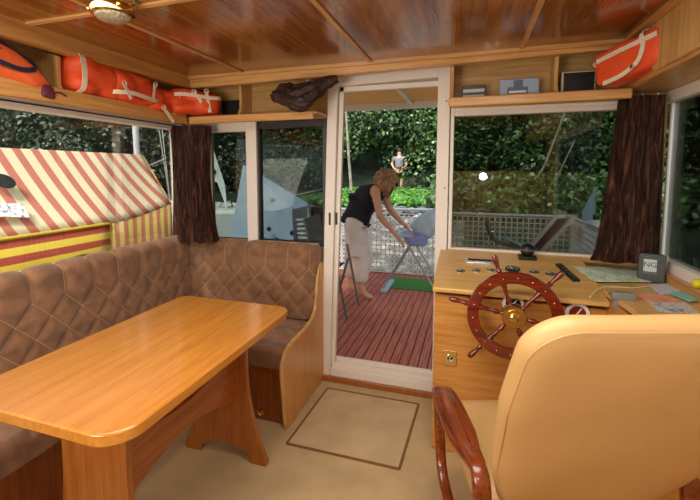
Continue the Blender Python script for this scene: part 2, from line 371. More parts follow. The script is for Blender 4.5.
hexa(bm, [V((-.872, D+.0, .11)), V((-.843, D+.0, .11)), V((-.843, D+.03, .11)), V((-.872, D+.03, .11))], [V((-.808, D+.0, 1.925)), V((-.779, D+.0, 1.925)), V((-.779, D+.03, 1.925)), V((-.808, D+.03, 1.925))])
box(bm, -.81, -.2, D+.0, D+.03, 1.895, 1.925)
lf = obj('door_leaf', bm, M['white'], d1, .002)
obj('door_handle', boxes((-.872, -.86, D-.036, D-.028, 1.05, 1.13)), M['black'], d1, .001); obj('door_handle', boxes((-.836, -.824, D-.006, D+.002, 1.05, 1.13)), M['black'], d1, .001)
for z in (.25, .75, 1.3, 1.8): obj('screw', mk(lathe, [(0, -.002), (.005, -.002), (.005, .002), (0, .002)], 10, Matrix.Translation((-.15, D-.031, z)) @ Matrix.Rotation(PI/2, 4, 'X')), M['grey'], d1)
# ================================================================== OVERHEAD LOCKERS
def shelf(name, label, y0, y1, x0, x1, z, divs, open_end=None):
    t = thing(name, label, 'shelf', ((x0+x1)/2, (y0+y1)/2, z-.045))
    obj('shelf_board', mk(prism, rrect(x0, x1, y0, y1, [.001, .001, .001, .03] if open_end == 'R' else .001, 5), z-.012, z), M['beam_x'], t)
    obj('lip', boxes((x0, x1-(.02 if open_end == 'R' else 0), y0-.012, y0+.014, z-.045, z+.004)), M['beam_x'], t, .008)
    obj('back_panel', boxes((x0, x1, y1-.01, y1, z, 1.99)), M['shelfback'], t)
    for x in divs:
        pts = [(y1-.01, z), (y0+.03, z), (y0+.06, z+.05), (y0+.065, z+.12), (y0+.05, 1.985), (y1-.01, 1.985)]
        obj('divider', mk(prism, pts, x-.009, x+.009, 'x'), M['oak_z'], t, .002)
    return t
shelf('overhead_shelf', 'oak overhead shelf with dividers left of the door, above the dark window', 2.25, 2.45, -1.79, -.885, 1.752, (-1.44, -.965), 'R')
t = bpy.data.objects['overhead_shelf']; obj('recess_shade_panel', boxes((-1.66, -1.455, 2.425, 2.438, 1.765, 1.88)), M['darkvoid'], t)  # flat dark panel, its colour stands in for the shade inside the opening
shelf('overhead_shelf', 'oak overhead shelf right of the door, holding the small boxes', 2.25, 2.45, -.128, .71, 1.785, (-.115, .395))
# left side shelf, runs fore and aft
t = thing('overhead_shelf', 'long oak shelf above the left side window holding the orange life jackets', 'shelf', (-1.9, .8, 1.7))
obj('shelf_board', boxes((LX, -1.81, BY, 2.44, 1.742, 1.757)), M['beam_y'], t)
obj('lip', mk(prism, [(-1.83, 1.712), (-1.795, 1.70), (-1.80, 1.775), (-1.83, 1.78)], BY, 2.238, 'y'), M['beam_y'], t, .005)
obj('back_panel', boxes((LX, LX+.01, BY, 2.44, 1.757, 1.99)), M['shelfback'], t)
obj('divider', mk(prism, [(LX+.01, 1.757), (-1.82, 1.757), (-1.845, 1.80), (-1.84, 1.93), (LX+.01, 1.985)], 1.405, 1.425, 'y'), M['oak_z'], t, .002)
# right side shelf and cupboard
t = thing('overhead_shelf', 'oak shelf above the right side window under the orange life jacket', 'shelf', (.87, .8, 1.77))
obj('shelf_board', boxes((.72, RX, BY, 2.44, 1.79, 1.80)), M['shelfback'], t)
obj('lip', boxes((.705, .73, BY, 2.44, 1.785, 1.83)), M['beam_y'], t, .006)
t = thing('overhead_cabinet', 'plain oak overhead cupboard front with a curved edge in the top right corner', 'cabinet', (.87, 1.0, 1.8))
pts = [(BY, 1.8), (1.97, 1.8), (2.02, 1.86), (2.06, 1.95), (2.07, 2.03), (BY, 2.03)]
obj('front_panel', mk(prism, pts, .69, .71, 'x'), M['oak_z'], t, .002)
obj('edge_strip', mk(tube, [(.70, y, z) for y, z in pts[1:5]], .008, 6), M['beam_y'], t)
# ================================================================== CURTAINS
def curtain(name, label, xl, xr, yc, depth, z0, z1, nfold, seed, base):
    bm = bmesh.new(); nz, nu = 34, nfold*10; rows = []
    for i in range(nz+1):
        s = i/nz; z = z0+(z1-z0)*s; a, b = xl(s), xr(s); row = []
        for j in range(nu):
            th = 2*PI*j/nu; hw = (b-a)/2; cx = (a+b)/2
            fold = 1+.26*math.sin(nfold*th+seed+1.2*math.sin(3*s+seed))+.10*noise.noise(V((math.cos(th)*3, math.sin(th)*3, z*2+seed)))
            e = .75; cxs = math.copysign(abs(math.cos(th))**e, math.cos(th)); sn = math.copysign(abs(math.sin(th))**e, math.sin(th))
            row.append(bm.verts.new((cx+hw*cxs*(.9+.1*fold), yc+depth*sn*fold*(1.25-.35*s), z+.01*noise.noise(V((j*.4, seed, 0)))*(s < .02))))
        rows.append(row)
    for r0, r1 in zip(rows, rows[1:]):
        for j in range(nu): bm.faces.new((r0[j], r0[(j+1) % nu], r1[(j+1) % nu], r1[j]))
    bm.faces.new(rows[0][::-1]); bm.faces.new(rows[-1])
    t = thing(name, label, 'curtain', base)
    obj('drape', bm, M['curtain'], t, smooth=80)
    for k in range(3):
        x = xl(1)+(xr(1)-xl(1))*(k+.5)/3; obj('curtain_hook', mk(tube, [(x, yc, z1-.01), (x+.006, yc, z1+.006), (x, yc, z1+.015)], .003, 6), M['whitem'], t)
sm = lambda a, b, p=2: (lambda s: a+(b-a)*(s**(1/p)))
curtain('curtain', 'bunched dark brown curtain in the right corner beside the console', lambda s: .60+.09*s**.6, lambda s: .895-.015*s, 2.355, .045, .94, 1.762, 7, 2, (.75, 2.33, .94))
curtain('curtain', 'bunched dark brown curtain in the left corner behind the bench', lambda s: -1.985+.015*math.sin(s*PI), lambda s: -1.655-.09*math.sin(min(1, s*1.6)*PI/2)+.06*s, 2.315, .06, .915, 1.70, 8, 5, (-1.85, 2.34, .915))
# ================================================================== CORNER BENCH
bench = thing('corner_bench', 'built-in corner bench with quilted brown velour upholstery round the table', 'bench', (-1.8, 1.4, 0))
Wp, H1, DH = .158, .155, .085
def puff(u, h, Htop):   # h measured down from top of front face
    if h < H1: d = abs((u/Wp+.5) % 1-.5)*Wp
    else:
        q = (h-H1)/(2*DH)
        d = min(abs((u/Wp+q+.5) % 1-.5), abs((u/Wp-q+.5) % 1-.5))*Wp*.73
    return .018*(1-math.exp(-(d/.016)**1.3)) if d < .08 else .018
def backrest(L, Hf, r, place, u0=0):     # place(u, along normal n, z)
    Lt = Hf+PI*r
    def S(u, a, off=0):     # a: arc length, 0 at bottom of the front; z relative to top
        if a < Hf: return place(u, r+off+.03*(1-a/Hf), a-Hf-r)
        t = (a-Hf)/r; return place(u, (r+off)*math.cos(t), (r+off)*math.sin(t)-r)
    def h_of(a): return Hf-a+.06 
    nu, na = int(L/.0085), int(Lt/.009); bm = bmesh.new(); g = []
    for j in range(na+1):
        a = Lt*j/na; row = []
        for i in range(nu+1):
            u = L*i/nu; e = min(u, L-u); ed = -.012*max(0, 1-e/.02)**2
            row.append(bm.verts.new(S(u, a, puff(u+u0, h_of(a), 0)-.012+ed)))
        g.append(row)
    for j in range(na):
        for i in range(nu): bm.faces.new((g[j][i], g[j][i+1], g[j+1][i+1], g[j+1][i]))
    # close ends and back
    for i in (0, nu): bm.faces.new([g[j][i] for j in range(na+1)])
    bm.faces.new(g[0]); bm.faces.new([g[0][0], g[0][-1], g[-1][-1], g[-1][0]]) if False else None
    sb = bmesh.new(); rr = .0018
    k = math.ceil((u0)/Wp)
    Hend = Hf+.06
    while k*Wp-u0 < L-.01:
        u = k*Wp-u0
        if u > .01:
            hs = [H1*q/10 for q in range(11)]
            tube(sb, [S(u, Hf+.06-h, -.0105) for h in [-.1, -.08, -.06, -.04, -.02]+hs], rr, 6)
        for sg in (-1, 1):
            pts = []; h = H1
            uu = u
            while h < Hend:
                if 0.005 < uu < L-.005: pts.append(S(uu, Hf+.06-h, -.0105))
                elif pts: break
                h += .0085; uu += sg*.0085*Wp/(2*DH)
                if h > Hend: break
            if len(pts) > 2: tube(sb, pts, rr, 6)
        k += 1
    return bm, sb
# front-wall backrest (faces -Y)
bm, sb = backrest(1.062, .42, .055, lambda u, n, z: V((-1.99+u, 2.385-n, .922+z)), .09)
b = obj('backrest', bm, M['uphol'], bench, smooth=75); obj('piping', sb, M['seam'], b)
# left backrest (faces +X)
bm, sb = backrest(2.9, .42, .058, lambda u, n, z: V((-1.945+n, 2.335-u, .948+z)), .03)
b = obj('backrest', bm, M['uphol'], bench, smooth=75); obj('piping', sb, M['seam'], b)
def seatpad(L, Wd, T, place):
    nu, nv = int(L/.012), int(Wd/.012); bm = bmesh.new(); arc = .03
    prof = []   # (v, z): across the seat with a rounded front
    for k in range(nv+1): prof.append((Wd*k/nv, 0))
    for k in range(1, 9): t = k/8*PI/2; prof.append((Wd+.035*math.sin(t), -.035*(1-math.cos(t))))
    prof.append((Wd+.035, -T)); prof.append((0, -T))
    g = []
    for i in range(nu+1):
        u = L*i/nu; row = []
        for v, z in prof:
            q = v/.22; d = min(abs((u/.24+q+.5) % 1-.5), abs((u/.24-q+.5) % 1-.5))*.17
            pz = .012*(1-math.exp(-(d/.018)**1.4)) if z > -T/2 else 0
            e = min(u, L-u); row.append(bm.verts.new(place(u, v, z+pz-.02*max(0, 1-e/.03)**2)))
        g.append(row)
    for a, b_ in zip(g, g[1:]):
        for j in range(len(prof)-1): bm.faces.new((a[j], a[j+1], b_[j+1], b_[j]))
        bm.faces.new((a[-1], a[0], b_[0], b_[-1]))
    bm.faces.new(g[0]); bm.faces.new(g[-1][::-1])
    return bm
obj('seat_cushion', seatpad(.98, .40, .10, lambda u, v, z: V((-.94-u, 2.31-v, .425+z))), M['uphol'], bench, smooth=75)
obj('seat_cushion', seatpad(2.6, .33, .10, lambda u, v, z: V((-1.90+v, 1.86-u, .425+z))), M['uphol'], bench, smooth=75)
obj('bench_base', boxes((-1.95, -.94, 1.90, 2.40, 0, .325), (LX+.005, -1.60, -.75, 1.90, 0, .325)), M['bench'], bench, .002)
# curved end panel
ep = [(2.44, 0), (1.878, 0), (1.86, .04), (1.825, .33), (1.83, .385), (1.865, .43), (1.93, .45), (2.12, .458), (2.24, .475), (2.30, .52), (2.325, .59), (2.34, .70), (2.365, .765), (2.395, .79), (2.44, .79)]
obj('end_panel', mk(prism, ep, -.938, -.914, 'x'), M['panel'], bench, .003)
obj('edge_strip', mk(tube, [(-.926, y, z) for y, z in ep[1:]], .012, 8), M['oak_z'], bench)
kb = bmesh.new(); kp = aty(260, 412, 1.895); lathe(kb, [(0, 0), (.022, 0), (.022, .006), (.014, .010), (.012, .005), (.006, .005), (.005, .015), (0, .012)], 18, Matrix.Translation((kp.x, 1.9, kp.z)) @ Matrix.Rotation(PI/2, 4, 'X'))
obj('pull_knob', kb, M['brass'], bench)
# ================================================================== TABLE
tb = thing('dining_table', 'orange-brown wooden trestle table with rounded corners in front of the bench', 'table', (-1.1, 1.15, 0))
Tz = .75
obj('tabletop', mk(prism, resamp(rrect(-1.425, -.80, .70, 1.70, [.07, .05, .04, .09], 8), .1), Tz-.036, Tz), M['table'], tb, .005)
def trestle(y, x0, x1, nm='leg'):
    cx = (x0+x1)/2; w = (x1-x0)/2; pts = []
    for k in range(13): s = k/12; pts.append((cx+w*(.50+.50*(1-s)**2.8+.10*s**3), .02+.69*s))
    top = pts[-1]; L_ = [(2*cx-p[0], p[1]) for p in pts][::-1]
    arch = [(cx-w*.97+0, 0), (cx-w*.72, 0)]+[(cx-w*.6*math.cos(PI*k/10), .0+.075*math.sin(PI*k/10)**.7) for k in range(0, 11)]+[(cx+w*.72, 0), (cx+w*.97, 0)]
    bm = bmesh.new(); prism(bm, pts+L_+arch, y-.0125, y+.0125, 'y'); return bm
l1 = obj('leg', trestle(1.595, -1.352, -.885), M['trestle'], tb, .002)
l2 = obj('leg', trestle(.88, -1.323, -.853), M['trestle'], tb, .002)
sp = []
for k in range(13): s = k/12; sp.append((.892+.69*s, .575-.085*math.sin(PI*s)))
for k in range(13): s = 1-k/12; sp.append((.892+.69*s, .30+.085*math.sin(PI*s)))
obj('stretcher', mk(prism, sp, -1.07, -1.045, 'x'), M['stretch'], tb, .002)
# ================================================================== HELM CONSOLE
con = thing('helm_console', 'wooden helm console with instruments below the right window', 'console', (.3, 2.2, 0))
x0 = -.165; slope = .18
zt = lambda y: .843+(y-1.92)*slope
def slopept(x, y):    # pixel to the sloping top
    d = ray(x, y); k = (zt(0)-EYE.z)/(d.z-d.y*slope); return EYE+d*k
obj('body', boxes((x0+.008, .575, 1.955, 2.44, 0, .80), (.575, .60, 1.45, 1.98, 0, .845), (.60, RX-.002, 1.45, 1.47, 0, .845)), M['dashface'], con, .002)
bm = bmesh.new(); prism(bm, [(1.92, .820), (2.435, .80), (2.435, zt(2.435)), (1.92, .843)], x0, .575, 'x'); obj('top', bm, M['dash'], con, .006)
obj('chart_shelf', mk(prism, [(.575, 1.98), (.60, 1.75), (.60, 1.44), (RX, 1.44), (RX, 2.44), (.575, 2.44)], .85, .872), M['dash'], con, .003)
SM = Matrix.Rotation(math.atan(slope), 4, 'X')
def gauge(px, py, r, sx=1):
    p = slopept(px, py); mx = Matrix.Translation(p) @ SM @ Matrix.Diagonal((sx, 1, 1, 1))
    bm = bmesh.new(); lathe(bm, [(r, -.002), (r, .006), (r*.82, .008), (r*.8, .004)], 20, mx); g = obj('gauge', bm, M['chrome'] if sx == 1 else M['black'], con)
    bm = bmesh.new(); lathe(bm, [(0, .0045), (r*.8, .0045), (r*.8, .003), (0, .003)], 20, mx); obj('dial', bm, M['black'] if sx == 1 else M['gps'], g)
    bm = bmesh.new(); box(bm, -r*.06, r*.06, 0, r*.65, .005, .006, mx @ Matrix.Rotation(.6, 4, 'Z'))
    for k in range(8): a = -.8+k*PI*1.5/7; box(bm, r*.62, r*.76, -r*.05, r*.05, .005, .006, mx @ Matrix.Rotation(a, 4, 'Z'))
    obj('needle', bm, M['whitem'], g)
for a in ((460.5, 271.5, .022), (476, 271, .022), (491, 270.5, .022), (512.5, 269.5, .036, 1.0001), (534, 272.5, .024), (550.5, 274.5, .026)): gauge(*a)
p = slopept(479, 262); mx = Matrix.Translation(p) @ SM
rd = obj('radio', mk(box, -.068, .068, -.028, .028, -.002, .008, mx), M['chrome'], con, .002)
obj('display', mk(box, -.060, .064, -.004, .022, .008, .0095, mx), M['black'], rd)
p = slopept(567, 273); mx = Matrix.Translation(p) @ SM @ Matrix.Rotation(.22, 4, 'Z')
sw = obj('switch_panel', mk(box, -.017, .017, -.10, .10, -.002, .010, mx), M['black'], con, .003)
bm = bmesh.new()
for k in range(5): box(bm, -.009, .009, -.085+k*.037, -.063+k*.037, .010, .016, mx)
obj('rocker_switch', bm, M['gps'], sw)
def ringgauge(px, py, r, lab):
    p = aty(px, py, 1.953); mx = Matrix.Translation(p) @ Matrix.Rotation(PI/2, 4, 'X')
    bm = bmesh.new(); lathe(bm, [(r, 0), (r, .010), (r*.72, .012), (r*.7, .004)], 28, mx); g = obj('gauge', bm, M['fender'], con)
    bm = bmesh.new(); lathe(bm, [(0, .006), (r*.7, .006), (r*.7, .002), (0, .002)], 24, mx); obj('dial', bm, lab, g)
    bm = bmesh.new(); box(bm, -r*.05, r*.05, -r*.1, r*.6, .006, .008, mx @ Matrix.Rotation(-.6, 4, 'Z')); obj('needle', bm, M['fender'], g)
ringgauge(513, 304, .047, M['black']); ringgauge(577, 313, .048, plain('dark_red_dial', '7d1c14', .4))
p = aty(450, 358, 1.953); mx = Matrix.Translation(p) @ Matrix.Rotation(PI/2, 4, 'X')
lk = obj('lock_plate', mk(prism, rrect(-.03, .03, -.038, .038, .006), 0, .004, 'z', mx), M['brass'], con, .001)
bm = bmesh.new(); lathe(bm, [(0, .004), (.019, .004), (.019, .008), (.013, .008), (.010, .004), (0, .004)], 18, mx); box(bm, -.004, .004, -.015, .015, .004, .014, mx); obj('latch', bm, M['chrome'], lk)
# throttle lever
p = V((.60, 1.93, .872)); t = thing('throttle_lever', 'grey plastic throttle lever at the edge of the chart shelf', 'lever', p)
bm = bmesh.new(); box(bm, -.03+p.x, .012+p.x, p.y-.05, p.y+.01, p.z, p.z+.012); obj('base', bm, M['grey'], t, .003)
M['grey2'] = plain('mid_grey_plastic', '80807a', .45)
xa, xb, za, zb = .566, .652, .868, .902
obj('handle', boxes((xa, xb, 1.868, 1.905, za, zb)), M['grey2'], t, .008)
obj('lever', boxes((xa+.008, xa+.046, 1.872, 1.900, .80, za+.01)), M['grey2'], t, .006)
# steering wheel
HC = V((.193, 1.85, .765))
wh = thing('steering_wheel', 'mahogany six-spoked ship steering wheel with brass hub on the console', 'wheel', (HC.x, 1.95, HC.z-.28))
WM = Matrix.Translation(HC) @ Matrix.Rotation(PI/2, 4, 'X')     # local z points to -Y (towards camera)
bm = bmesh.new(); n = 72; R0, R1, tt = .196, .148, .014
pr_ = [(R1, -tt+.004), (R1+.004, -tt), (R0-.004, -tt), (R0, -tt+.004), (R0, tt-.004), (R0-.004, tt), (R1+.004, tt), (R1, tt-.004)]
rg = [[bm.verts.new(WM @ V((r*math.cos(2*PI*k/n), r*math.sin(2*PI*k/n), z))) for r, z in pr_] for k in range(n)]
for k in range(n):
    a, b = rg[k], rg[(k+1) % n]
    for j in range(8): bm.faces.new((a[j], a[(j+1) % 8], b[(j+1) % 8], b[j]))
obj('rim', bm, M['mahog'], wh)
for k in range(18): 
    a = 2*PI*(k+.35)/18; obj('rivet', mk(ball, WM @ V((.172*math.cos(a), .172*math.sin(a), tt)), .0042, 8), M['brass'], wh)
for k in range(6):
    a = math.radians(49+60*k)
    mx = WM @ Matrix.Rotation(a, 4, 'Z') @ Matrix.Rotation(PI/2, 4, 'Y')     # local z runs outward
    prof = [(.009, .03), (.011, .05), (.007, .058), (.013, .075), (.008, .092), (.009, .125), (.013, .14), (.013, .15), (.013, .196), (.009, .20), (.013, .21), (.008, .217), (.0095, .235), (.0135, .258), (.0125, .272), (.006, .282), (0, .283)]
    bm = bmesh.new(); lathe(bm, prof, 14, mx); obj('spoke', bm, M['mahog'], wh)
bm = bmesh.new(); lathe(bm, [(.052, -.02), (.052, .012), (.047, .018), (.036, .018), (.034, .023), (.022, .023), (.019, .03), (.012, .033), (.011, .04), (0, .042)], 32, WM); hub = obj('hub', bm, M['brass'], wh)
bm = bmesh.new(); lathe(bm, [(.018, -.095), (.018, -.02)], 16, WM); obj('shaft', bm, M['chrome'], wh)
# compass
p = slopept(527, 258); p.z += .0
t = thing('compass', 'small black domed compass at the back edge of the console top', 'compass', p)
obj('base', boxes((p.x-.045, p.x+.045, p.y-.035, p.y+.035, p.z-.006, p.z+.014)), M['black'], t, .004)
bm = bmesh.new(); ball(bm, (p.x, p.y, p.z+.045), .036, 20); obj('globe', bm, M['black'], t)
bm = bmesh.new(); lathe(bm, [(.036, 0), (.038, .003), (.036, .006)], 24, Matrix.Translation((p.x, p.y, p.z+.043))); obj('scale_ring', bm, M['grey'], t)
# GPS display
p = V((.825, 2.225, .872)); GM = Matrix.Translation(p) @ Matrix.Rotation(-.28, 4, 'Z') @ Matrix.Rotation(-.12, 4, 'X')
t = thing('depth_display', 'charcoal grey instrument box with a small pale screen by the corner curtain', 'display', p)
obj('housing', mk(prism, rrect(-.052, .052, .0, .135, .012), -.02, .02, 'y', GM), M['gps'], t, .004)
sc = obj('screen', mk(box, -.032, .018, -.0215, -.02, .05, .108, GM), plain('pale_lcd', 'b9c2bd', .3), t)
def text(body, size, mx, mat, parent, name='lettering', ext=.0004, al='CENTER'):
    cu = bpy.data.curves.new('txt', 'FONT'); cu.body = body; cu.size = size; cu.extrude = ext; cu.align_x = al; cu.align_y = 'CENTER'
    to = bpy.data.objects.new('txt', cu); C.objects.link(to); dg = bpy.context.evaluated_depsgraph_get(); me = bpy.data.meshes.new_from_object(to.evaluated_get(dg))
    bpy.data.objects.remove(to); me.transform(mx); me.materials.clear(); me.materials.append(mat)
    o = bpy.data.objects.new(name, me); C.objects.link(o); o.parent = parent; o.matrix_parent_inverse = wm(parent).inverted(); return o
text('NG', .034, GM @ Matrix.Translation((-.007, -.0222, .082)) @ Matrix.Rotation(PI/2, 4, 'X'), M['black'], sc, 'digits')
bm = bmesh.new(); box(bm, -.03, .02, -.0215, -.02, .04, .044, GM); obj('button_strip', bm, M['grey'], t); obj('badge', mk(box, -.03, -.01, -.0215, -.02, .118, .121, GM), M['grey'], t)
bm = bmesh.new(); q = aty(667, 262, 2.2); tube(bm, [(.875, 2.24, .872), (.88, 2.24, .90), (.895, 2.24, 1.0)], .002, 6); tag(obj('antenna', bm, M['whitem']), 'thin white aerial standing beside the charcoal instrument box', 'antenna')
# maps
def mapmat(name, stops, sc=18, seed=0):
    m, n, l, b = newmat(name); v = objco(n, l, (1, 1, 1)); a = noi(n, l, v, sc, 4, .6, .6); c = ramp(n, l, a, stops); l.new(c, b.inputs['Base Color']); b.inputs['Roughness'].default_value = .35; return m
mA = mapmat('nautical_map', [(.3, '8fb8dc'), (.45, 'e8ecd8'), (.55, 'a8cc90'), (.7, 'f0f4f4')])
mB = mapmat('coastal_map', [(.3, 'b0bcd0'), (.5, 'e6e6ec'), (.65, 'c8b0bc')], 26)
mC = mapmat('town_map', [(.35, 'e8744a'), (.6, 'f0a880'), (.75, 'f4d0b0')], 16)
mD = mapmat('sea_map', [(.3, '5fb8b0'), (.6, '84d0c4'), (.8, 'b8e0dc')], 12)
mE = mapmat('street_map', [(.35, '4c6cae'), (.5, 'd8dcc8'), (.65, 'e08868')], 30)
def sheet(name, label, px, z, mat, th=.003, grp=None):
    pts = [atz(x, y, z) for x, y in px]; bm = bmesh.new(); hexa(bm, [V((p.x, p.y, z)) for p in pts], [V((p.x, p.y, z+th)) for p in pts]); return tag(obj(name, bm, mat), label, 'map', grp)
mq = [slopept(573, 268), atz(636, 267, .885), atz(659, 282, .876), slopept(594, 283)]; mq[0].z += .004; mq[3].z += .006
bm = bmesh.new(); hexa(bm, mq, [p+V((0, 0, .003)) for p in mq]); tag(obj('folded_map', bm, mA), 'large green and blue folded map lying at the left of the chart shelf', 'map')
sheet('folded_map', 'pale lilac folded map behind the turquoise one', [(648, 285), (672, 284), (694, 292), (660, 295)], .873, mB)
sheet('folded_map', 'orange-red folded map beside the grey throttle lever', [(635, 294), (664, 296), (684, 303), (647, 303)], .873, mC)
sheet('folded_map', 'multicoloured street map nearest the chair', [(648, 303), (686, 303), (699, 314), (660, 312)], .873, mE)
sheet('folded_map', 'turquoise folded map lying on the street map at the right', [(668, 293), (700, 291), (712, 300), (690, 302)], .877, mD, .004)
p = atz(695, 289, .89); bm = bmesh.new(); ball(bm, (.9, 1.99, .935), .02, 14); tag(obj('yellow_ball', bm, M['yellow']), 'small yellow round cap on the wooden ledge under the right window', 'ball')
bm = bmesh.new(); cz = .876; pp = [atz(x, y, cz) for x, y in ((590, 297), (596, 290), (604, 287), (618, 287), (632, 288), (650, 286))]; tube(bm, pp, .003, 8); tag(obj('cable', bm, M['cable']), 'cream coiled cable lying between the big map and the throttle lever', 'cable')
# ================================================================== HELM CHAIR
ch = thing('helm_chair', 'cream upholstered armchair with mahogany arms, its back to the camera', 'chair', (.278, 1.205, 0), .31)
# local frame: x right, y forward, seat centre at origin
rec = .485
BMx = Matrix.Translation((0, 0, .45)) @ Matrix.Rotation(rec, 4, 'X')      # local z up along the back, y forward
def backout():
    o = []
    H = .768
    pts = [(-.235, 0), (.235, 0), (.275, .25), (.30, .5), (.30, H-.10)]
    right = [(.17, -.0), (.212, .08), (.262, .25), (.292, .5), (.296, H-.10)]+[(.296-.09+.09*math.cos(t*PI/20), H-.09+.09*math.sin(t*PI/20)) for t in range(1, 11)]
    return resamp(right+[(-x, y) for x, y in right[::-1]], .03)
mx = BMx @ Matrix.Rotation(PI/2, 4, 'X')
bm = bmesh.new(); lens(bm, backout(), .08, mx, 14, 26, lambda v, s: V((0, 0, .012*noise.noise(v*4)*s)))
bk = obj('backrest', bm, M['chair'], ch, world=False, smooth=60)
ol = [(x*.972, .39+(y-.39)*.985) for x, y in backout()]
bm = bmesh.new(); tube(bm, [mx @ V((x, y, .0235)) for x, y in ol], .0020, 6, True)
obj('welt', bm, M['chair'], bk, world=False)
bm = bmesh.new(); lens(bm, resamp(rrect(-.24, .24, -.2, .30, .07), .03), .13, Matrix.Translation((0, .20, .43)), 8, 12); obj('seat', bm, M['chair'], ch, world=False, smooth=60)
def armshape(s):
    bm = bmesh.new(); x = s*.272
    # sweeping bentwood loop: arm rest on top, front post down and back to the base
    pts = [(x, -.06, .61, .022), (x, .02, .60, .034), (x, .10, .60, .046), (x, .24, .605, .045), (x, .325, .60, .038), (x, .365, .57, .026), (x, .365, .52, .020), (x, .35, .42, .018), (x, .29, .30, .018), (x, .10, .27, .018), (x, -.04, .36, .02), (x, -.09, .48, .024), (x, -.09, .57, .024)]
    # smooth it
    P = [V(p[:3]) for p in pts]; W = [p[3] for p in pts]; N = len(P); out = []; ow = []
    for i in range(N):
        a, b, c, d = P[i-1], P[i], P[(i+1) % N], P[(i+2) % N]
        for k in range(5):
            t = k/5; out.append(.5*((2*b)+(c-a)*t+(2*a-5*b+4*c-d)*t*t+(3*b-a-3*c+d)*t**3)); ow.append(W[i]+(W[(i+1) % N]-W[i])*t)
    n = len(out); rings = []
    for i in range(n):
        dd = (out[(i+1) % n]-out[i-1]).normalized(); sx = V((1, 0, 0)); u = dd.cross(sx).normalized(); w = ow[i]; h = .013+w*.15
        rings.append([bm.verts.new(out[i]+sx*w*math.copysign(abs(math.cos(q))**.6, math.cos(q))+u*h*math.copysign(abs(math.sin(q))**.6, math.sin(q))) for q in [2*PI*(j+.5)/12 for j in range(12)]])
    for i in range(n):
        a, b = rings[i], rings[(i+1) % n]
        for j in range(12): bm.faces.new((a[j], a[(j+1) % 12], b[(j+1) % 12], b[j]))
    return bm
for s in (-1, 1): obj('arm', armshape(s), M['armwood'], ch, world=False, smooth=60)
bm = bmesh.new(); lathe(bm, [(.24, 0), (.24, .015), (.06, .04), (.04, .06), (.035, .30), (.12, .33), (.12, .365), (0, .365)], 28, Matrix.Translation((0, .18, 0))); obj('pedestal', bm, M['black'], ch, world=False)
bm = bmesh.new(); box(bm, -.31, .31, .16, .20, .265, .29); obj('cross_bar', bm, M['armwood'], ch, .004, world=False)
# ================================================================== FLOOR HATCH
hp = [(-.848, 2.318), (-.268, 2.318), (-.288, 1.76), (-.868, 1.76)]
t = thing('floor_hatch', 'square carpeted floor hatch outlined by a thin brown strip before the door', 'hatch', (-.57, 2.04, 0))
obj('carpet_panel', mk(prism, [(x*.99-.0057, 2.04+(y-2.04)*.985) for x, y in hp], 0.0, .004), M['carpet2'], t)
bm = bmesh.new()
for k in range(4): a, b = hp[k], hp[(k+1) % 4]; beam(bm, (a[0], a[1], .003), (b[0], b[1], .003), .011, .007)
obj('edge_strip', bm, M['trimbrown'], t)
# ================================================================== CEILING LAMP
lp = atz(113, 12, 1.97); lp = V((lp.x, lp.y, CZ)); LM = Matrix.Translation(lp) @ Matrix.Rotation(PI, 4, 'X')
t = thing('ceiling_lamp', 'round brass ceiling lamp with a ribbed glass lens at the top left', 'lamp', (lp.x, lp.y, lp.z-.075))
bm = bmesh.new(); lathe(bm, [(.082, -.002), (.085, .004), (.080, .014), (.070, .022), (.072, .03), (.076, .04), (.074, .052), (.062, .056), (.060, .05)], 36, LM); obj('housing', bm, M['brass'], t)
for k in range(3): obj('clamp_knob', mk(ball, LM @ V((.077*math.cos(k*2.1+.5), .077*math.sin(k*2.1+.5), .036)), .010, 10), M['brass'], t)
bm = bmesh.new(); lathe(bm, [(.061, .05), (.058, .062), (.045, .071), (.025, .076), (0, .078)], 36, LM); lz = obj('lens', bm, noisemat('ribbed_lens', [(.3, '8a7a60'), (.7, 'cdbfa0')], 90, .2, .6), t)
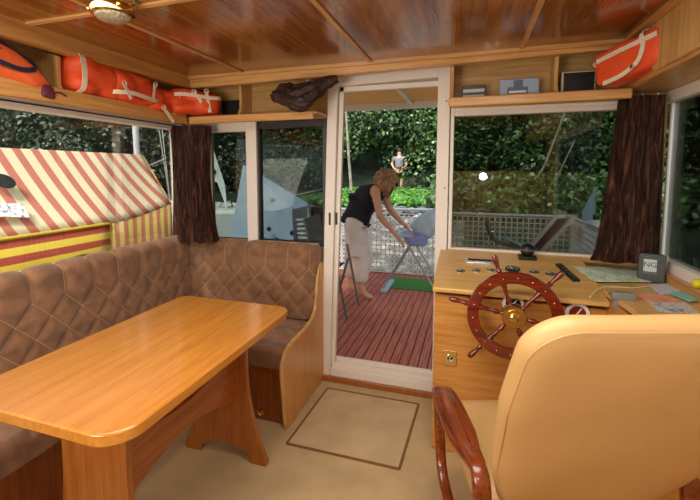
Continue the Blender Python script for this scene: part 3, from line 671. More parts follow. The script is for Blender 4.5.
# ================================================================== ITEMS ON THE SHELVES
def jacket(name, label, c, size, rz, seed, mat, straps, tilt=0, grp=None, ry=0):
    lx, ly, lz_ = size; t = thing(name, label, 'life jacket', (c[0], c[1], c[2]-lz_/2), 0, grp)
    mx = Matrix.Translation(c) @ Matrix.Rotation(rz, 4, 'Z') @ Matrix.Rotation(ry, 4, 'Y') @ Matrix.Rotation(PI/2+tilt, 4, 'X')      # outline stands up: local x length, y height, z thickness
    dsp = lambda v, s: V((0, 0, s*(.030*noise.noise(V((v.x*8+seed, v.y*11, seed)))-.012*abs(math.sin(v.x*13+v.y*16+seed))**6-.010*abs(math.sin(v.x*9-v.y*21+seed))**8)))+V((.01*noise.noise(v*12+V((seed, 0, 0))), .012*noise.noise(v*11+V((0, seed, 3))), 0))
    bm = bmesh.new(); lens(bm, resamp(rrect(-lx/2, lx/2, -lz_/2, lz_/2, min(lx, lz_)*.28), .018), ly, mx, 5, 14, dsp)
    obj('body', bm, mat, t, smooth=80)
    for (kind, a) in straps:
        bm = bmesh.new(); e = .006
        if kind == 'v':      # strap round the bundle at x = a
            pts = [V((a, -lz_/2-.002, 0)), V((a, -lz_/2+.01, ly*.42)), V((a, -lz_*.2, ly/2+e)), V((a, lz_*.2, ly/2+e)), V((a, lz_/2-.01, ly*.42)), V((a, lz_/2+.002, 0))]
            ribbon(bm, [mx @ p for p in pts], mx.to_3x3() @ V((1, 0, 0)), .026)
        elif kind == 'h':
            pts = [V((-lx/2+.01, a, ly*.2)), V((-lx*.42, a, ly*.44)), V((-lx*.2, a+.006, ly/2+e)), V((lx*.2, a-.004, ly/2+e)), V((lx*.42, a, ly*.44)), V((lx/2-.01, a, ly*.2))]
            ribbon(bm, [mx @ p for p in pts], mx.to_3x3() @ V((0, 1, 0)), .022)
        elif kind == 'loop':   # loose strap hanging
            x, y = a; pts = [V((x+.07*math.cos(q)*1.2, y+.03*math.sin(q), ly/2+e+.006*math.sin(3*q))) for q in [PI*.1*k for k in range(0, 17)]]
            ribbon(bm, [mx @ p for p in pts], mx.to_3x3() @ V((.3, 1, 0)), .016)
        elif kind == 'd':      # dangling end with a ring
            x, y, dx, L = a; pts = [V((x+dx*q, y-L*q, ly/2+e-.004*q)) for q in (0, .25, .5, .75, 1)]
            ribbon(bm, [mx @ p for p in pts], mx.to_3x3() @ V((1, .2, 0)), .02)
            b2 = bmesh.new(); tube(b2, [mx @ (pts[0]+V((.013*math.cos(q), .013*math.sin(q), .004))) for q in [2*PI*k/12 for k in range(12)]], .003, 6, True); obj('ring', b2, M['strap'], t)
        obj('strap', bm, M['strap'], t)
    return t
X1 = -1.86
def jy(px, py): return atx(px, py, -1.80)
a = jy(55, 65); b = jy(102, 70); print('jackets', a, b, jy(125, 78), jy(165, 98), jy(222, 105))
jacket('life_jacket', 'red-orange life jacket with a wide upright cream strap, beside the shelf divider', (-1.865, 1.60, 1.868), (.30, .20, .195), PI/2, 3, M['orange'], [('v', -.125)], 0)
jacket('life_jacket', 'red-orange life jacket with cream straps crossing, second along the left shelf', (-1.845, 1.80, 1.852), (.34, .20, .175), PI/2+.05, 8, M['orange'], [('h', -.045), ('d', (-.13, -.0, .05, .07)), ('d', (.10, .04, -.01, .08))], 0)
jacket('life_jacket', 'flatter red-orange life jacket, third along the left shelf, a strap end hanging down', (-1.845, 2.04, 1.826), (.30, .17, .14), PI/2-.1, 14, M['orange'], [('d', (-.05, -.05, .08, .08)), ('v', .09)], 0)
jacket('life_jacket', 'red-orange life jacket with looped cream straps in the left corner of the shelves', (-1.735, 2.235, 1.838), (.34, .19, .155), PI/2-.72, 21, M['orange'], [('d', (-.02, .055, .05, .07)), ('d', (.055, .065, .02, .13)), ('h', .03)], 0)
# orange buoyancy aid at far left
c = V((-1.84, 1.165, 1.845)); t = thing('buoyancy_aid', 'orange and navy buoyancy aid lying folded at the far left end of the shelf', 'life jacket', c-V((0, 0, .07)))
mx = Matrix.Translation(c) @ Matrix.Rotation(PI/2, 4, 'Z') @ Matrix.Rotation(.12, 4, 'Y') @ Matrix.Rotation(PI/2-.35, 4, 'X')
ol = resamp([(-.30, -.07), (-.30, .075), (-.1, .085), (.06, .05), (.16, -.0), (.19, -.05), (.13, -.085), (-.1, -.08)], .02)
bm = bmesh.new(); lens(bm, ol, .11, mx, 5, 12, lambda v, s: V((0, 0, s*.01*noise.noise(v*10)))); obj('body', bm, M['orange2'], t, smooth=80)
bm = bmesh.new(); lens(bm, resamp([(-.28, .0), (-.28, .06), (-.06, .055), (.0, .02), (-.05, -.01)], .02), .03, mx @ Matrix.Translation((0, 0, .045)), 4, 8); obj('pocket', bm, M['navy'], t)
bm = bmesh.new(); ribbon(bm, [mx @ V(p) for p in ((-.3, -.03, .05), (-.1, -.045, .062), (.03, -.05, .058), (.10, -.02, .05), (.12, .02, .03))], mx.to_3x3() @ V((0, 1, 0)), .02, .004); tube(bm, [mx @ V(q) for q in ((.19, -.05, .0), (.12, .03, .02), (.0, .075, .02), (-.28, .09, .01))], .009, 8); obj('strap', bm, M['navy'], t)
bm = bmesh.new(); lens(bm, resamp(rrect(-.03, .03, -.03, .03, .012), .012), .03, mx @ Matrix.Translation((.17, -.085, .01)), 4, 5); tube(bm, [mx @ V((.18, -.09, .02)), mx @ V((.22, -.075, .02)), mx @ V((.25, -.085, .02))], .004, 6); obj('whistle_pouch', bm, plain('maroon_cloth', '5a2030', .7), t)
# right-hand jacket, boxy
jp = V((.80, 2.12, 1.90)); t = thing('life_jacket', 'boxy bright orange life jacket with white crossed straps on the right shelf', 'life jacket', (jp.x, jp.y, 1.80))
mx = Matrix.Translation((.672, 2.10, 1.885)) @ Matrix.Rotation(-math.radians(60), 4, 'Z') @ Matrix.Rotation(-.1, 4, 'Y') @ Matrix.Rotation(.0, 4, 'X')
def rb(bm, a, b, c, r, mx, n=9, nz=0):
    tb_ = bmesh.new(); bmesh.ops.create_cube(tb_, size=2); bmesh.ops.subdivide_edges(tb_, edges=tb_.edges, cuts=n, use_grid_fill=True)
    vs = []
    for v in tb_.verts:
        p = V((v.co.x*a, v.co.y*b, v.co.z*c)); q = V((max(-a+r, min(a-r, p.x)), max(-b+r, min(b-r, p.y)), max(-c+r, min(c-r, p.z)))); d = p-q
        if d.length > 1e-9: p = q+d.normalized()*r
        if nz: p += V((noise.noise(p*9), noise.noise(p*9+V((5, 0, 0))), noise.noise(p*9+V((0, 9, 0)))))*nz
        vs.append(bm.verts.new(mx @ p))
    tb_.verts.index_update()
    for f in tb_.faces: bm.faces.new([vs[v.index] for v in f.verts])
    tb_.free()
ja, jb, jc = .165, .072, .078
bm = bmesh.new(); rb(bm, ja, jb, jc, .025, mx, 11, .012); obj('body', bm, M['orange'], t, smooth=80)
e = .006
bm = bmesh.new(); ribbon(bm, [mx @ V(p) for p in ((-ja*.8, -jb-e, .03), (0, -jb-e*1.6, .035), (ja*.95, -jb-e, .04))], mx.to_3x3() @ V((0, 0, 1)), .02); obj('strap', bm, M['strap'], t)
bm = bmesh.new(); ribbon(bm, [mx @ V(p) for p in ((ja*.55, -jb+.03, jc+e), (ja*.55, -jb-e, jc-.01), (ja*.6, -jb-e*1.6, .02), (ja*.45, -jb-e*1.6, -.04), (-ja*.0, -jb-e*1.5, -jc+.005), (-ja*.6, -jb-e, -jc-.002))], mx.to_3x3() @ V((1, 0, .5)), .02); obj('strap', bm, M['strap'], t)
bm = bmesh.new(); ribbon(bm, [mx @ V(p) for p in ((-ja-e, jb*.4, -.05), (-ja-e, .0, -.01), (-ja*.9, -jb-e, .03))], mx.to_3x3() @ V((0, .5, 1)), .018); obj('strap', bm, M['strap'], t)
bm = bmesh.new(); tube(bm, [mx @ (V((-ja-e*2, jb*.2, -.03))+V((0, .013*math.cos(q), .013*math.sin(q)))) for q in [2*PI*k/12 for k in range(12)]], .003, 6, True); obj('ring', bm, M['strap'], t)
# small boxes
zs = 1.785
t = thing('cassette_box', 'small dark box with two pale strips on the shelf right of the door', 'box', (-.005, 2.37, zs))
obj('case', boxes((-.065, .06, 2.36, 2.39, zs, zs+.082)), plain('dark_case', '4a4444', .4), t, .003)
ps = plain('pale_strip', 'c4c0b8', .4)
for a, b in ((.008, .030), (.045, .062)): obj('window_strip', boxes((-.058, .053, 2.357, 2.36, zs+a, zs+b)), ps, t)
t = thing('plastic_case', 'pale blue-grey first-aid style case with a darker middle panel on the right shelf', 'case', (.225, 2.38, zs))
ca = obj('case', boxes((.13, .325, 2.36, 2.39, zs, zs+.103)), plain('blue_grey_case', '9fb0c4', .4, 0, .1, 30), t, .004)
obj('centre_panel', boxes((.17, .27, 2.357, 2.36, zs+.02, zs+.06), (.2, .245, 2.357, 2.36, zs+.06, zs+.095)), plain('slate_panel', '5c6b84', .5), t)
obj('title_strip', boxes((.178, .262, 2.3555, 2.357, zs+.028, zs+.040)), M['fender'], t)
t = thing('speaker_box', 'black-fronted speaker with a pale frame behind the boxy life jacket', 'speaker', (.5, 2.38, zs))
obj('cabinet', boxes((.425, .58, 2.34, 2.43, zs, zs+.118)), plain('pale_rim', 'c8b898', .5), t, .004)
obj('grille', boxes((.434, .572, 2.336, 2.34, zs+.008, zs+.11)), M['black'], t)
# brown cloth bunched on left shelf
t = thing('brown_cloth', 'crumpled dark brown lacy cloth hanging on the shelf left of the door', 'cloth', (-1.02, 2.3, 1.752))
def lump(bm, path, rads, seed):
    tb_ = [V(p) for p in path]; n = 26; rings = []
    out = []; 
    for i in range(len(tb_)-1):
        for k in range(7): out.append((tb_[i].lerp(tb_[i+1], k/7), rads[i]+(rads[i+1]-rads[i])*k/7))
    out.append((tb_[-1], rads[-1]))
    for i, (p, r) in enumerate(out):
        d = (out[min(i+1, len(out)-1)][0]-out[max(i-1, 0)][0]).normalized(); s = d.cross(V((0, 0, 1))).normalized(); u = s.cross(d)
        rings.append([bm.verts.new(p+(s*math.cos(q)+u*math.sin(q))*r*(1+.38*noise.noise(V((math.cos(q)*2.2, math.sin(q)*2.2, i*.22+seed)))+.12*math.sin(7*q+i*.3))) for q in [2*PI*k/n for k in range(n)]])
    for a, b in zip(rings, rings[1:]):
        for k in range(n): bm.faces.new((a[k], a[(k+1) % n], b[(k+1) % n], b[k]))
    bm.faces.new(rings[0][::-1]); bm.faces.new(rings[-1])
bm = bmesh.new(); lump(bm, [aty(274, 97, 2.25), aty(286, 95, 2.22), aty(298, 99, 2.2), aty(312, 90, 2.21), aty(325, 83, 2.23), aty(338, 79, 2.25)], [.03, .062, .07, .055, .035, .02], 3)
obj('bundle', bm, M['cloth'], t, smooth=80)
bm = bmesh.new(); lump(bm, [aty(285, 92, 2.17), aty(292, 102, 2.15), aty(303, 104, 2.15), aty(318, 90, 2.19)], [.022, .04, .045, .02], 9); obj('fold', bm, M['cloth'], t, smooth=80)
# ================================================================== OUTSIDE
struct('floor_deck', boxes((-2.3, 1.2, D+.07, 5.3, -.05, .0)), M['deck'])
struct('trim_11', boxes((-2.3, 1.2, 5.3, 5.34, -.15, .02)), M['stretch'])
# neighbouring ground
def gz(y): 
    pts = [(5.6, -.35), (6.4, .05), (8.3, .46), (8.8, .56), (12, .60), (14.6, .64), (16, 1.8), (20, 7.5), (26, 9)]
    if y <= pts[0][0]: return pts[0][1]
    for (a, b), (c, d) in zip(pts, pts[1:]):
        if y <= c: return b+(d-b)*(y-a)/(c-a)
    return 9
def band(name, xa, xb, ya, yb, mat, nx, ny, amp=.05, sk=0):
    bm = bmesh.new(); g = []
    for j in range(ny+1):
        y = ya+(yb-ya)*j/ny; g.append([bm.verts.new((x, y, gz(y)+amp*noise.noise(V((x*.9, y*.9, 2))))) for x in [xa+(xb-xa)*i/nx for i in range(nx+1)]])
    for a, b in zip(g, g[1:]):
        for i in range(nx): bm.faces.new((a[i], a[i+1], b[i+1], b[i]))
    return struct(name, bm, mat)
band('ground_gravel', -4.5, -.1, 5.6, 8.31, M['gravel'], 40, 14, .06)
band('ground_hill', -34, 34, 8.7, 26, M['soil'], 60, 40, .2)
band('ground_weeds', -.1, 7, 5.6, 8.31, M['soil'], 40, 14, .06)
struct('ground_water', boxes((-40, 40, -20, 9, -.62, -.6)), M['water'])
bm = bmesh.new()
for k in range(150):
    x = -4.5+11.5*k/150; y = 8.5+random.uniform(-.15, .15); r = random.uniform(.10, .2)
    bmesh.ops.create_icosphere(bm, subdivisions=1, radius=r, matrix=Matrix.Translation((x, y, gz(y)+random.uniform(-.05, .06))) @ Matrix.Rotation(random.random()*6, 4, 'Z') @ Matrix.Diagonal((1.3, 1, .6, 1)))
tag(obj('stone_bank', bm, M['stone'], smooth=20), 'low row of dark grey stones edging the gravel behind the railing net', 'stones', kind='stuff')
def leaves(name, P, N_, size, mat, label, cat='foliage', asp=.6):
    P = np.array(P); n = len(P); a = rng.normal(size=(n, 3)); a /= np.linalg.norm(a, axis=1)[:, None]
    Nn = np.array(N_)+rng.normal(size=(n, 3))*.7; Nn /= np.linalg.norm(Nn, axis=1)[:, None]
    u = np.cross(a, Nn); u /= np.linalg.norm(u, axis=1)[:, None]; v = np.cross(Nn, u)
    s = (size*(.6+.8*rng.random(n)))[:, None]
    A = P+u*s*.5; B = P+v*s*asp*.5+Nn*s*.08; Cc = P-u*s*.5; Dd = P-v*s*asp*.5+Nn*s*.08
    vv = np.stack([A, B, Cc, Dd], 1).reshape(-1, 3); idx = np.arange(4*n).reshape(-1, 4)
    me = bpy.data.meshes.new(name); me.vertices.add(4*n); me.vertices.foreach_set('co', vv.ravel()); me.loops.add(4*n); me.polygons.add(n)
    me.polygons.foreach_set('loop_start', np.arange(0, 4*n, 4)); me.loops.foreach_set('vertex_index', idx.ravel()); me.update(); me.validate()
    me.materials.append(mat); o = bpy.data.objects.new(name, me); C.objects.link(o); tag(o, label, cat, kind='stuff'); return o
# foliage wall curving round the moorings: clumps on an arc
def clumps(cs, per, rmin, rmax):
    P = []; N_ = []
    for c in cs:
        r = random.uniform(rmin, rmax); d = rng.normal(size=(per, 3)); d /= np.linalg.norm(d, axis=1)[:, None]; d[:, 1] = -np.abs(d[:, 1])*.9; d[:, 2] = d[:, 2]*.8+.15
        P.append(np.array(c)+d*r*(.75+.35*rng.random(per))[:, None]); N_.append(d+np.array([0, -.2, .5]))
    return np.concatenate(P), np.concatenate(N_)
cs = []
for k in range(330):
    x = random.uniform(-9, 7); z = random.uniform(.9, 6.5); y = 14.2+(z-1)*.55+random.uniform(-.8, .6)
    if -3.1 < x < -1.7 and z < 2.6: y += 1.2
    cs.append((x, y, z+.2))
P, N_ = clumps(cs, 230, .5, 1.05)
leaves('tree_foliage', P, N_, .16, M['leaf'], 'dense green tree foliage rising behind the gravel bank, seen through the doorway')
cs = []
for k in range(300):
    t_ = random.uniform(0, 1); x = -8-14*t_+random.uniform(-1, 1); y = 13.5-9*t_+random.uniform(-.8, .8); cs.append((x, y, random.uniform(-.3, 6.5)))
P, N_ = clumps(cs, 190, .7, 1.3); leaves('tree_foliage', P, N_, .15, M['leaf_grey'], 'grey-green willow foliage on the bank beyond the striped tent')
cs = []
for k in range(260):
    t_ = random.uniform(0, 1); x = 5.5+7*t_+random.uniform(-1, 1); y = 14-9*t_+random.uniform(-.8, .8); cs.append((x, y, random.uniform(-.1, 6.2)))
P, N_ = clumps(cs, 200, .6, 1.2); leaves('tree_foliage', P, N_, .14, M['leaf'], 'dark tree foliage outside the right side window')
# dark earth slopes behind those
bm = bmesh.new(); hexa(bm, [V((-9, 15, -1)), V((-24, 4, -1)), V((-24, 4, 9)), V((-9, 17, 9))], [V((-11, 17, -1)), V((-26, 6, -1)), V((-26, 6, 9)), V((-11, 19, 9))]); struct('ground_bank', bm, M['soil'])
bm = bmesh.new(); hexa(bm, [V((6.5, 15, -1)), V((15, 3, -1)), V((15, 3, 9)), V((6.5, 17, 9))], [V((8.5, 17, -1)), V((17, 5, -1)), V((17, 5, 9)), V((8.5, 19, 9))]); struct('ground_bank', bm, M['soil'])
n = 9000; P = np.stack([rng.uniform(-4.2, -.9, n), rng.uniform(8.8, 14.3, n), np.zeros(n)], 1); P[:, 2] = [gz(y)+.05 for y in P[:, 1]]; P[:, 2] += rng.uniform(0, .10, n)
leaves('undergrowth', P, np.tile([0, -.6, .8], (n, 1)), .16, M['grassblade'], 'bright green undergrowth between the stones and the trees', 'plants')
n = 26000; P = np.stack([rng.uniform(-.9, 9, n), rng.uniform(8.0, 14.3, n), np.zeros(n)], 1); P[:, 2] = [gz(y) for y in P[:, 1]]; P[:, 2] += rng.uniform(0, 1, n)**1.5*(.25+.5*np.sin(P[:, 0]*2.1+P[:, 1])**2)
leaves('shrub_foliage', P, np.tile([0, -.7, .7], (n, 1)), .15, M['leaf'], 'dark low shrubs on the bank behind the netting, seen through the console window', 'plants')
# slender trunks
def trunk(name, label, pts, r):
    pts = [V((pts[0].x-.05, pts[0].y, gz(pts[0].y)-.1))]+pts; bm = bmesh.new(); tube(bm, pts, r, 8, rad=[r*(1-.5*i/(len(pts)-1)) for i in range(len(pts))]); return tag(obj(name, bm, plain('pale_bark', '8f8a78', .9, 0, .4, 8)), label, 'tree', 'thin trunks on the bank')
trunk('tree_trunk', 'thin pale tree trunk at the left edge of the doorway view', [aty(352, 196, 12), aty(349, 160, 12.2), aty(346, 110, 12.4), aty(345, 70, 12.6)], .06)
trunk('tree_trunk', 'thin pale leaning trunk seen left of the corner curtain, leaning right', [aty(512, 214, 11), aty(530, 190, 11), aty(545, 165, 11), aty(566, 110, 11)], .05)
trunk('tree_trunk', 'second leaning trunk seen right of the doorway, nearer the corner curtain', [aty(545, 214, 12), aty(556, 180, 12), aty(575, 140, 12)], .035)
# railing with net
rl = thing('deck_railing', 'white tubular deck railing strung with white netting', 'railing', (-.6, 5.25, 0))
ty = 5.25
bm = bmesh.new(); tube(bm, [(-2.2, ty, .86), (-.41, ty, .90)], .016, 8); tube(bm, [(-.36, ty, .86), (1.08, ty, .86), (1.13, ty-.05, .86), (1.13, 3.3, .86)], .016, 8); obj('top_rail', bm, M['whitem'], rl)
for x in (-2.2, -1.3, -.41, -.36, .35, 1.13): obj('post', mk(tube, [(x, ty, 0), (x, ty, .87)], .014, 8), M['whitem'], rl)
obj('post', mk(tube, [(1.13, 3.3, 0), (1.13, 3.3, .86)], .014, 8), M['whitem'], rl)
def netting(bm, a, b, zt_, st):
    a, b = V(a), V(b); L = (b-a).length; n = int(L/st)
    for i in range(n+1):
        p = a.lerp(b, i/n); beam(bm, p+V((0, 0, .03)), p+V((0, 0, zt_)), .015, .005, V((0, 1, 0)))
    k = int(zt_/st)
    for j in range(k+1): z = .03+(zt_-.03)*j/k; beam(bm, a+V((0, 0, z)), b+V((0, 0, z)), .005, .012)
bm = bmesh.new(); netting(bm, (-2.2, ty, 0), (-.4, ty, 0), .83, .062); netting(bm, (-.35, ty, 0), (1.12, ty, 0), .83, .062); netting(bm, (1.13, 5.2, 0), (1.13, 3.3, 0), .83, .062)
obj('net', bm, plain('white_netting', 'fafafa', .7), rl)
# canopy over the deck
cn = thing('deck_canopy', 'tan cloth canopy on white bars stretched over the aft deck', 'canopy', (-.5, 3.5, 2.1))
obj('cloth_roof', boxes((-2.2, 1.1, D+.1, 4.5, 2.15, 2.16)), M['canopy'], cn)
obj('front_bar', boxes((-2.2, 1.1, 4.45, 4.5, 2.08, 2.15)), M['whitem'], cn, .004); obj('rafter', boxes((-.66, -.62, D+.1, 4.5, 2.11, 2.15)), M['whitem'], cn, .003)
# turf mat
struct_mat = tag(obj('turf_mat', boxes((-.95, -.1, 4.62, 5.12, 0, .012)), M['mat'], bev=.003), 'bright green artificial turf mat on the red deck under the high chair', 'mat')
# ---------------------------------------------------------------- people
def skin(name, verts, edges, radii, mat, parent, sub=2, root=0):
    me = bpy.data.meshes.new(name); me.from_pydata([tuple(v) for v in verts], edges, []); me.materials.append(mat)
    o = bpy.data.objects.new(name, me); C.objects.link(o); o.parent = parent; o.matrix_parent_inverse = wm(parent).inverted()
    s = o.modifiers.new('skin', 'SKIN'); s.use_smooth_shade = True
    sv = me.skin_vertices[0].data if me.skin_vertices else None
    if sv is None:
        bm = bmesh.new(); bm.from_mesh(me); bm.verts.layers.skin.verify(); bm.to_mesh(me); bm.free(); sv = me.skin_vertices[0].data
    for i, r in enumerate(radii): sv[i].radius = r if isinstance(r, tuple) else (r, r); sv[i].use_root = (i == root)
    m = o.modifiers.new('sub', 'SUBSURF'); m.levels = sub; m.render_levels = sub
    return o
class Sk:
    def __init__(s): s.v = []; s.e = []; s.r = []; s.k = {}
    def add(s, key, p, r, par=None):
        s.k[key] = len(s.v); s.v.append(V(p)); s.r.append(r)
        if par is not None: s.e.append((s.k[par], s.k[key]))
def hand(S, par, wrist, d, palm, sc=1.0, curl=.5, tag_=''):
    d = V(d).normalized(); n = V(palm).normalized(); w = d.cross(n).normalized()
    S.add(tag_+'palm', wrist+d*.045*sc, (.030*sc, .016*sc), par)
    S.add(tag_+'knk', wrist+d*.08*sc, (.034*sc, .014*sc), tag_+'palm')
    for i, (o_, L) in enumerate(((-.03, .072), (-.01, .082), (.01, .076), (.03, .060))):
        a = wrist+d*.092*sc+w*o_*sc; b = a+(d*math.cos(curl*.6)+n*math.sin(curl*.6))*L*.5*sc; c = b+(d*math.cos(curl*1.8)+n*math.sin(curl*1.8))*L*.5*sc
        S.add(tag_+f'f{i}a', a, .009*sc, tag_+'knk'); S.add(tag_+f'f{i}b', b, .008*sc, tag_+f'f{i}a'); S.add(tag_+f'f{i}c', c, .007*sc, tag_+f'f{i}b')
    a = wrist+d*.03*sc-w*.035*sc; b = a+(d*.8-w*.5+n*.3).normalized()*.03*sc; c = b+(d*.9+n*.4).normalized()*.028*sc
    S.add(tag_+'t0', a, .011*sc, tag_+'palm'); S.add(tag_+'t1', b, .010*sc, tag_+'t0'); S.add(tag_+'t2', c, .008*sc, tag_+'t1')
# woman bending to the right (faces +X), stands on deck z = 0, Y about 4.25
wY = 4.25
wo = thing('person', 'person in black sleeveless top and pale cropped trousers bending over the high chair', 'person', (-1.15, wY, 0))
pel = V((-1.22, wY, .80)); 
S = Sk()
S.add('pelvis', pel, (.115, .13)); S.add('waist', (-1.19, wY, .95), (.09, .11), 'pelvis'); S.add('chest', (-1.09, wY, 1.10), (.10, .13), 'waist'); S.add('upch', (-1.0, wY, 1.18), (.09, .12), 'chest')
S.add('neck', (-.945, wY-.005, 1.245), .052, 'upch'); S.add('neck2', (-.90, wY-.01, 1.27), .05, 'neck'); S.add('head', (-.86, wY-.015, 1.285), .085, 'neck2'); S.add('headtop', (-.83, wY-.015, 1.325), .09, 'head'); 
S.add('chin', (-.80, wY-.02, 1.225), .045, 'head')
for sd, yo in (('n', -.16), ('f', .16)):      # near / far side
    S.add('sh'+sd, (-.955, wY+yo, 1.175), .055, 'upch')
    if sd == 'n': el = V((-.90, wY-.20, .93)); wr = V((-.75, wY-.13, .745))
    else: el = V((-.86, wY+.20, .95)); wr = V((-.70, wY+.17, .80))
    S.add('ua'+sd, V((-.955, wY+yo, 1.175)).lerp(el, .5), .045, 'sh'+sd); S.add('el'+sd, el, .038, 'ua'+sd); S.add('fa'+sd, el.lerp(wr, .4), .036, 'el'+sd); S.add('wr'+sd, wr, .024, 'fa'+sd)
    hand(S, 'wr'+sd, wr, (wr-el), (0, .3 if sd == 'n' else -.3, -1), 1.0, .7, sd)
legs = {'n': (V((-1.18, wY-.09, .77)), V((-1.125, wY-.10, .45)), V((-1.13, wY-.11, .10)), V((-.98, wY-.12, .03))), 'f': (V((-1.24, wY+.09, .77)), V((-1.27, wY+.09, .45)), V((-1.32, wY+.10, .10)), V((-1.18, wY+.10, .03)))}
for sd, (hp_, kn, an, to) in legs.items():
    S.add('hip'+sd, hp_, .095, 'pelvis'); S.add('th'+sd, hp_.lerp(kn, .5), .08, 'hip'+sd); S.add('kn'+sd, kn, .058, 'th'+sd); S.add('ca'+sd, kn.lerp(an, .35)-V((.01, 0, 0)), .055, 'kn'+sd); S.add('an'+sd, an, .034, 'ca'+sd)
    S.add('he'+sd, an+V((-.02, 0, -.065)), .03, 'an'+sd); S.add('ft'+sd, an.lerp(to, .6)+V((0, 0, -.02)), (.035, .03), 'an'+sd); S.add('to'+sd, to, (.035, .022), 'ft'+sd)
skin('body', S.v, S.e, S.r, M['skin'], wo)
def garment(name, keys, edges, grow, mat, ends={}):
    vs = [S.v[S.k[k]].copy() if isinstance(k, str) else V(k[0]) for k in keys]; rs = [((S.r[S.k[k]][0]+grow, S.r[S.k[k]][1]+grow) if isinstance(S.r[S.k[k]], tuple) else (S.r[S.k[k]]+grow,)*2) if isinstance(k, str) else (k[1], k[1]) for k in keys]
    return skin(name, vs, edges, rs, mat, wo)
garment('sleeveless_top', ['waist', 'chest', 'upch', (S.v[S.k['shn']].lerp(S.v[S.k['upch']], .35), .085), (S.v[S.k['shf']].lerp(S.v[S.k['upch']], .35), .085), ((-1.225, wY, .835), .165), ((-1.145, wY, 1.03), .15), ((-1.05, wY, 1.145), .15)], [(5, 0), (0, 6), (6, 1), (1, 7), (7, 2), (2, 3), (2, 4)], .045, M['topblack'])
tr = garment('trousers', [((-1.215, wY, .935), .15), 'pelvis', 'hipn', 'thn', 'knn', (legs['n'][1].lerp(legs['n'][2], .45), .10), (legs['n'][1].lerp(legs['n'][2], .82), .092), 'hipf', 'thf', 'knf', (legs['f'][1].lerp(legs['f'][2], .45), .10), (legs['f'][1].lerp(legs['f'][2], .82), .092)],
        [(0, 1), (1, 2), (2, 3), (3, 4), (4, 5), (5, 6), (1, 7), (7, 8), (8, 9), (9, 10), (10, 11)], .045, M['pants'])
bm = bmesh.new(); lens(bm, resamp(rrect(-.07, .07, -.08, .08, .015), .02), .03, Matrix.Translation((-1.17, wY-.215, .56)) @ Matrix.Rotation(PI/2, 4, 'X'), 6, 6); obj('cargo_pocket', bm, M['pants'], tr)
# bobbed hair falling forward
bm = bmesh.new()
hc = V((-.875, wY-.015, 1.30))
for v in range(0, 13):
    pass
seg, rg_ = 44, 22; rows = []
for i in range(rg_+1):
    ph = PI*i/rg_; row = []
    for k in range(seg):
        th = 2*PI*k/seg; d = V((math.sin(ph)*math.cos(th), math.sin(ph)*math.sin(th), math.cos(ph)))
        lock = 1+.10*math.sin(9*th+2*math.sin(4*ph))+.12*noise.noise(d*4)
        p = V((d.x*.128, d.y*.128, d.z*.118))*lock
        if d.z < 0: p.z *= 1.55; p.x += -d.z*.05
        row.append(bm.verts.new(hc+p))
    rows.append(row)
for a, b in zip(rows, rows[1:]):
    for k in range(seg): bm.faces.new((a[k], a[(k+1) % seg], b[(k+1) % seg], b[k]))
bmesh.ops.remove_doubles(bm, verts=bm.verts, dist=1e-5)
# open the hair at the face (towards +X and down)
dele = [f for f in bm.faces if (f.calc_center_median()-hc).normalized().dot(V((.72, 0, -.69))) > .80]
bmesh.ops.delete(bm, geom=dele, context='FACES')
obj('hair', bm, M['hair'], wo, smooth=80)
# face details (nose, eyes) on the lowered face
fd = V((.75, 0, -.66)).normalized(); fc = V((-.825, wY-.018, 1.262))
bm = bmesh.new(); ball(bm, fc+fd*.075, .014, 8, (1, .8, 1.4)); obj('nose', bm, M['skin'], wo)
bm = bmesh.new(); 
bm.free()
for yo in (-.03, .03): obj('eye', mk(ball, fc+fd*.062+V((.02, yo, .025)), .009, 8), M['black'], wo)
# man far away on the slope
mY = 14.0; b0 = aty(399, 191, mY); mz = gz(mY)-.02
gx = b0.x; s_ = 1.0
mn = thing('person', 'distant person in patterned grey shirt and dark shorts standing on the bank by the trees', 'person', (gx, mY, mz))
S = Sk(); z0_ = mz
S.add('pelvis', (gx, mY, z0_+.92), (.15, .12)); S.add('waist', (gx, mY, z0_+1.08), (.14, .11), 'pelvis'); S.add('chest', (gx, mY, z0_+1.3), (.17, .12), 'waist'); S.add('neck', (gx, mY, z0_+1.50), .06, 'chest'); S.add('head', (gx, mY, z0_+1.60), .085, 'neck'); S.add('headtop', (gx, mY, z0_+1.68), .09, 'head')
for sd, sg in (('l', -1), ('r', 1)):
    S.add('sh'+sd, (gx+sg*.2, mY, z0_+1.40), .06, 'chest'); S.add('el'+sd, (gx+sg*.30, mY, z0_+1.15), .045, 'sh'+sd); wr = V((gx+sg*.2, mY-.15, z0_+1.02)); S.add('wr'+sd, wr, .03, 'el'+sd); hand(S, 'wr'+sd, wr, (-sg*.5, -.7, -.2), (0, 0, -1), 1, .5, sd)
    S.add('hip'+sd, (gx+sg*.09, mY, z0_+.85), .10, 'pelvis'); S.add('kn'+sd, (gx+sg*.10, mY-.02, z0_+.48), .065, 'hip'+sd); S.add('ca'+sd, (gx+sg*.10, mY, z0_+.36), .06, 'kn'+sd); S.add('an'+sd, (gx+sg*.10, mY, z0_+.09), .04, 'ca'+sd); S.add('to'+sd, (gx+sg*.12, mY-.16, z0_+.035), (.04, .03), 'an'+sd)
skin('body', S.v, S.e, S.r, M['skin'], mn)
